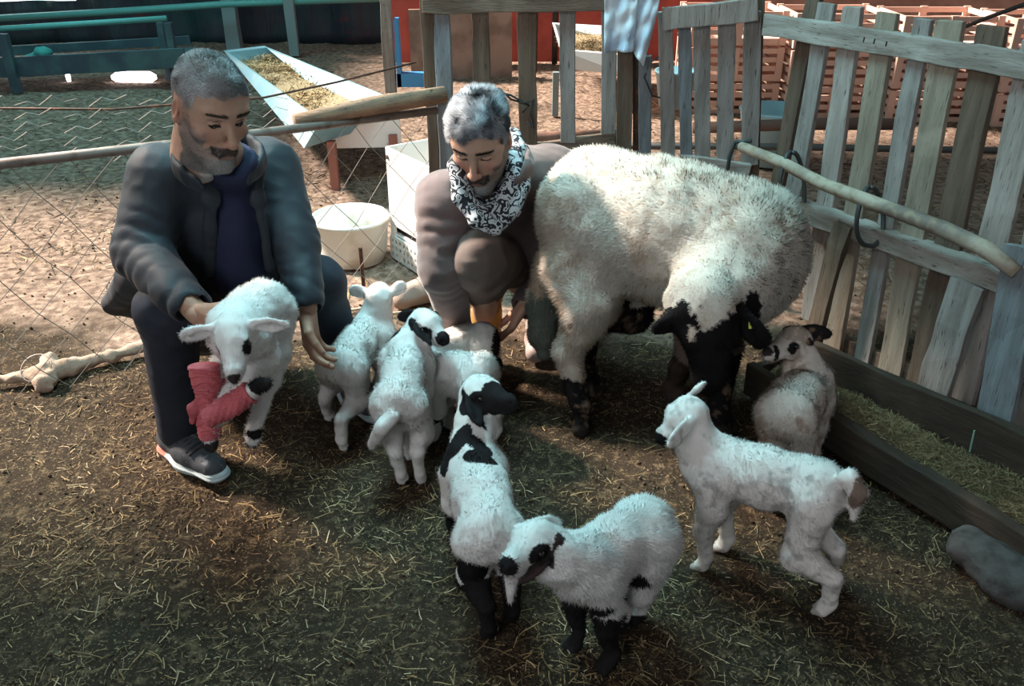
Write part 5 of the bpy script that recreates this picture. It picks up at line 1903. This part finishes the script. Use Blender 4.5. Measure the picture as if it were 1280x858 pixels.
    m = MB(); m.tube([Y(-60, 26, 8.6), Y(150, 14, 8.6), Y(285, 5, 8.6), Y(480, -2, 8.6)], .03, 8)
    tag(m.build('pipe', teal, smooth=True), 'teal horizontal pipe in front of the dark tarp wall', 'pipe')
    # metal trough and red sheet seen through the middle fence
    pw = mat('bright_galvanised_metal', (.62, .68, .70), .45)
    open_trough('feed_trough', 'galvanised feed trough seen through the slats of the brown pallet fence', [G(700, 62, .40), G(800, 70, .40), G(790, 34, .42), G(690, 28, .42)], .14, pw, gp,
                legs=[G(695, 90, .3), G(800, 90, .3)], hay='galvanised trough', seed=44)
    m = MB(); p = V(.35, 8.2, .35); m.box(p, V(1.4, .05, 0), V(0, .02, 0), UP * .33)
    tag(m.build('red_sheet', mat('red_painted_sheet', (.50, .075, .05), .6, noise=[(5, (.36, .05, .04), .45, .6)])), 'red painted sheet standing far behind the brown pallet fence', 'sheet')
    m = MB(); p = V(-.42, 7.6, .2); m.box(p, V(.42, .03, 0), V(0, .02, 0), UP * .34)
    tag(m.build('brown_board', mat('dusty_pink_board', (.33, .22, .18), .9, noise=[(5, (.22, .14, .11), .45, .6)])), 'dusty pinkish-brown board far behind the leftmost fence slats', 'board')
    m = MB(); m.box(V(-.78, 7.0, .1), V(.11, 0, 0), V(0, .05, 0), UP * .05); m.box(V(-.87, 7.0, .3), V(.015, 0, 0), V(0, .05, 0), UP * .25)
    tag(m.build('blue_stand', mat('bright_blue_plastic', (.06, .32, .65), .4)), 'bright blue plastic stand glimpsed between the fence posts', 'stand')
    for (x, y1_, yb) in ((668, 90, 70), (693, 80, 70), (682, 60, 60)):
        q = G(x, y1_); m2 = MB(); m2.tube([q, q + UP * .5], .025, 8); tag(m2.build('post', M_IRON if x != 682 else red, smooth=True), {668: 'dark iron post behind the brown fence, leftmost of three', 693: 'dark iron post behind the brown fence, right of the stubby red one', 682: 'stubby red post behind the brown pallet fence'}[x], 'post')
    # stacked orange crates, far right
    oc = mat('salmon_plastic_crate', (.66, .45, .37), .6)
    grp = 'salmon crates stacked at the far right'
    k = 0
    for ci, x in enumerate((1.55, 2.22, 2.89, 3.56)):
        for r_ in range(3):
            zc = .10 + r_ * .24
            c = V(x, 6.55 - .12 * ci, zc)
            root = empty('slatted_crate', c * V(1, 1, 0), ['salmon plastic crate in the %s stack from the left, ' % ['first', 'second', 'third', 'fourth'][ci] + ['bottom', 'middle', 'top'][r_] + ' one'][0], 'crate', grp)
            m = MB()
            for side in ((0, -.24), (0, .24)):
                for j in range(4):
                    m.box(c + V(0, side[1], -.085 + j * .058), V(.31, 0, 0), V(0, .008, 0), UP * .017)
            for sx in (-.31, .31):
                for j in range(4):
                    m.box(c + V(sx, 0, -.085 + j * .058), V(.008, 0, 0), V(0, .24, 0), UP * .017)
            m.build('slats', oc, root)
            for sx in (-1, 0, 1):
                for sy in (-1, 1):
                    m = MB(); m.box(c + V(sx * .305, sy * .245, 0), V(.022, 0, 0), V(0, .014, 0), UP * .112); m.build('upright', oc, root)
            m = MB(); m.box(c - UP * .108, V(.31, 0, 0), V(0, .24, 0), UP * .006); m.build('base_panel', oc, root)
    q = G(1178, 60); m = MB(); m.tube([V(q[0], 6.0, 0), V(q[0] + .0, 6.0, 1.1)], .035, 10); tag(m.build('post', gp, smooth=True), 'grey post standing in front of the salmon crates', 'post')
    m = MB(); m.tube([Y(1190, 40, 4.6), Y(1235, 22, 4.4), Y(1290, 2, 4.2)], .010, 6); tag(m.build('cable', mat('black_cable', (.03, .03, .03), .5), smooth=True), 'black cable sloping up in front of the salmon crates', 'cable')
    m = MB(); c = V(1.52, 5.1, .18); m.lathe(c, [(.001, -.17), (.16, -.17), (.20, .12), (.21, .13), (.19, .14), (.15, -.15), (.001, -.15)], 32)
    tag(m.build('basin', mat('pale_blue_plastic', (.42, .62, .70), .4), smooth=True), 'pale blue basin on the ground behind the corner of the two pallet fences', 'basin')


background()
crouching_man()
kneeling_man()
held_lamb()
ewe()
build_lambs()
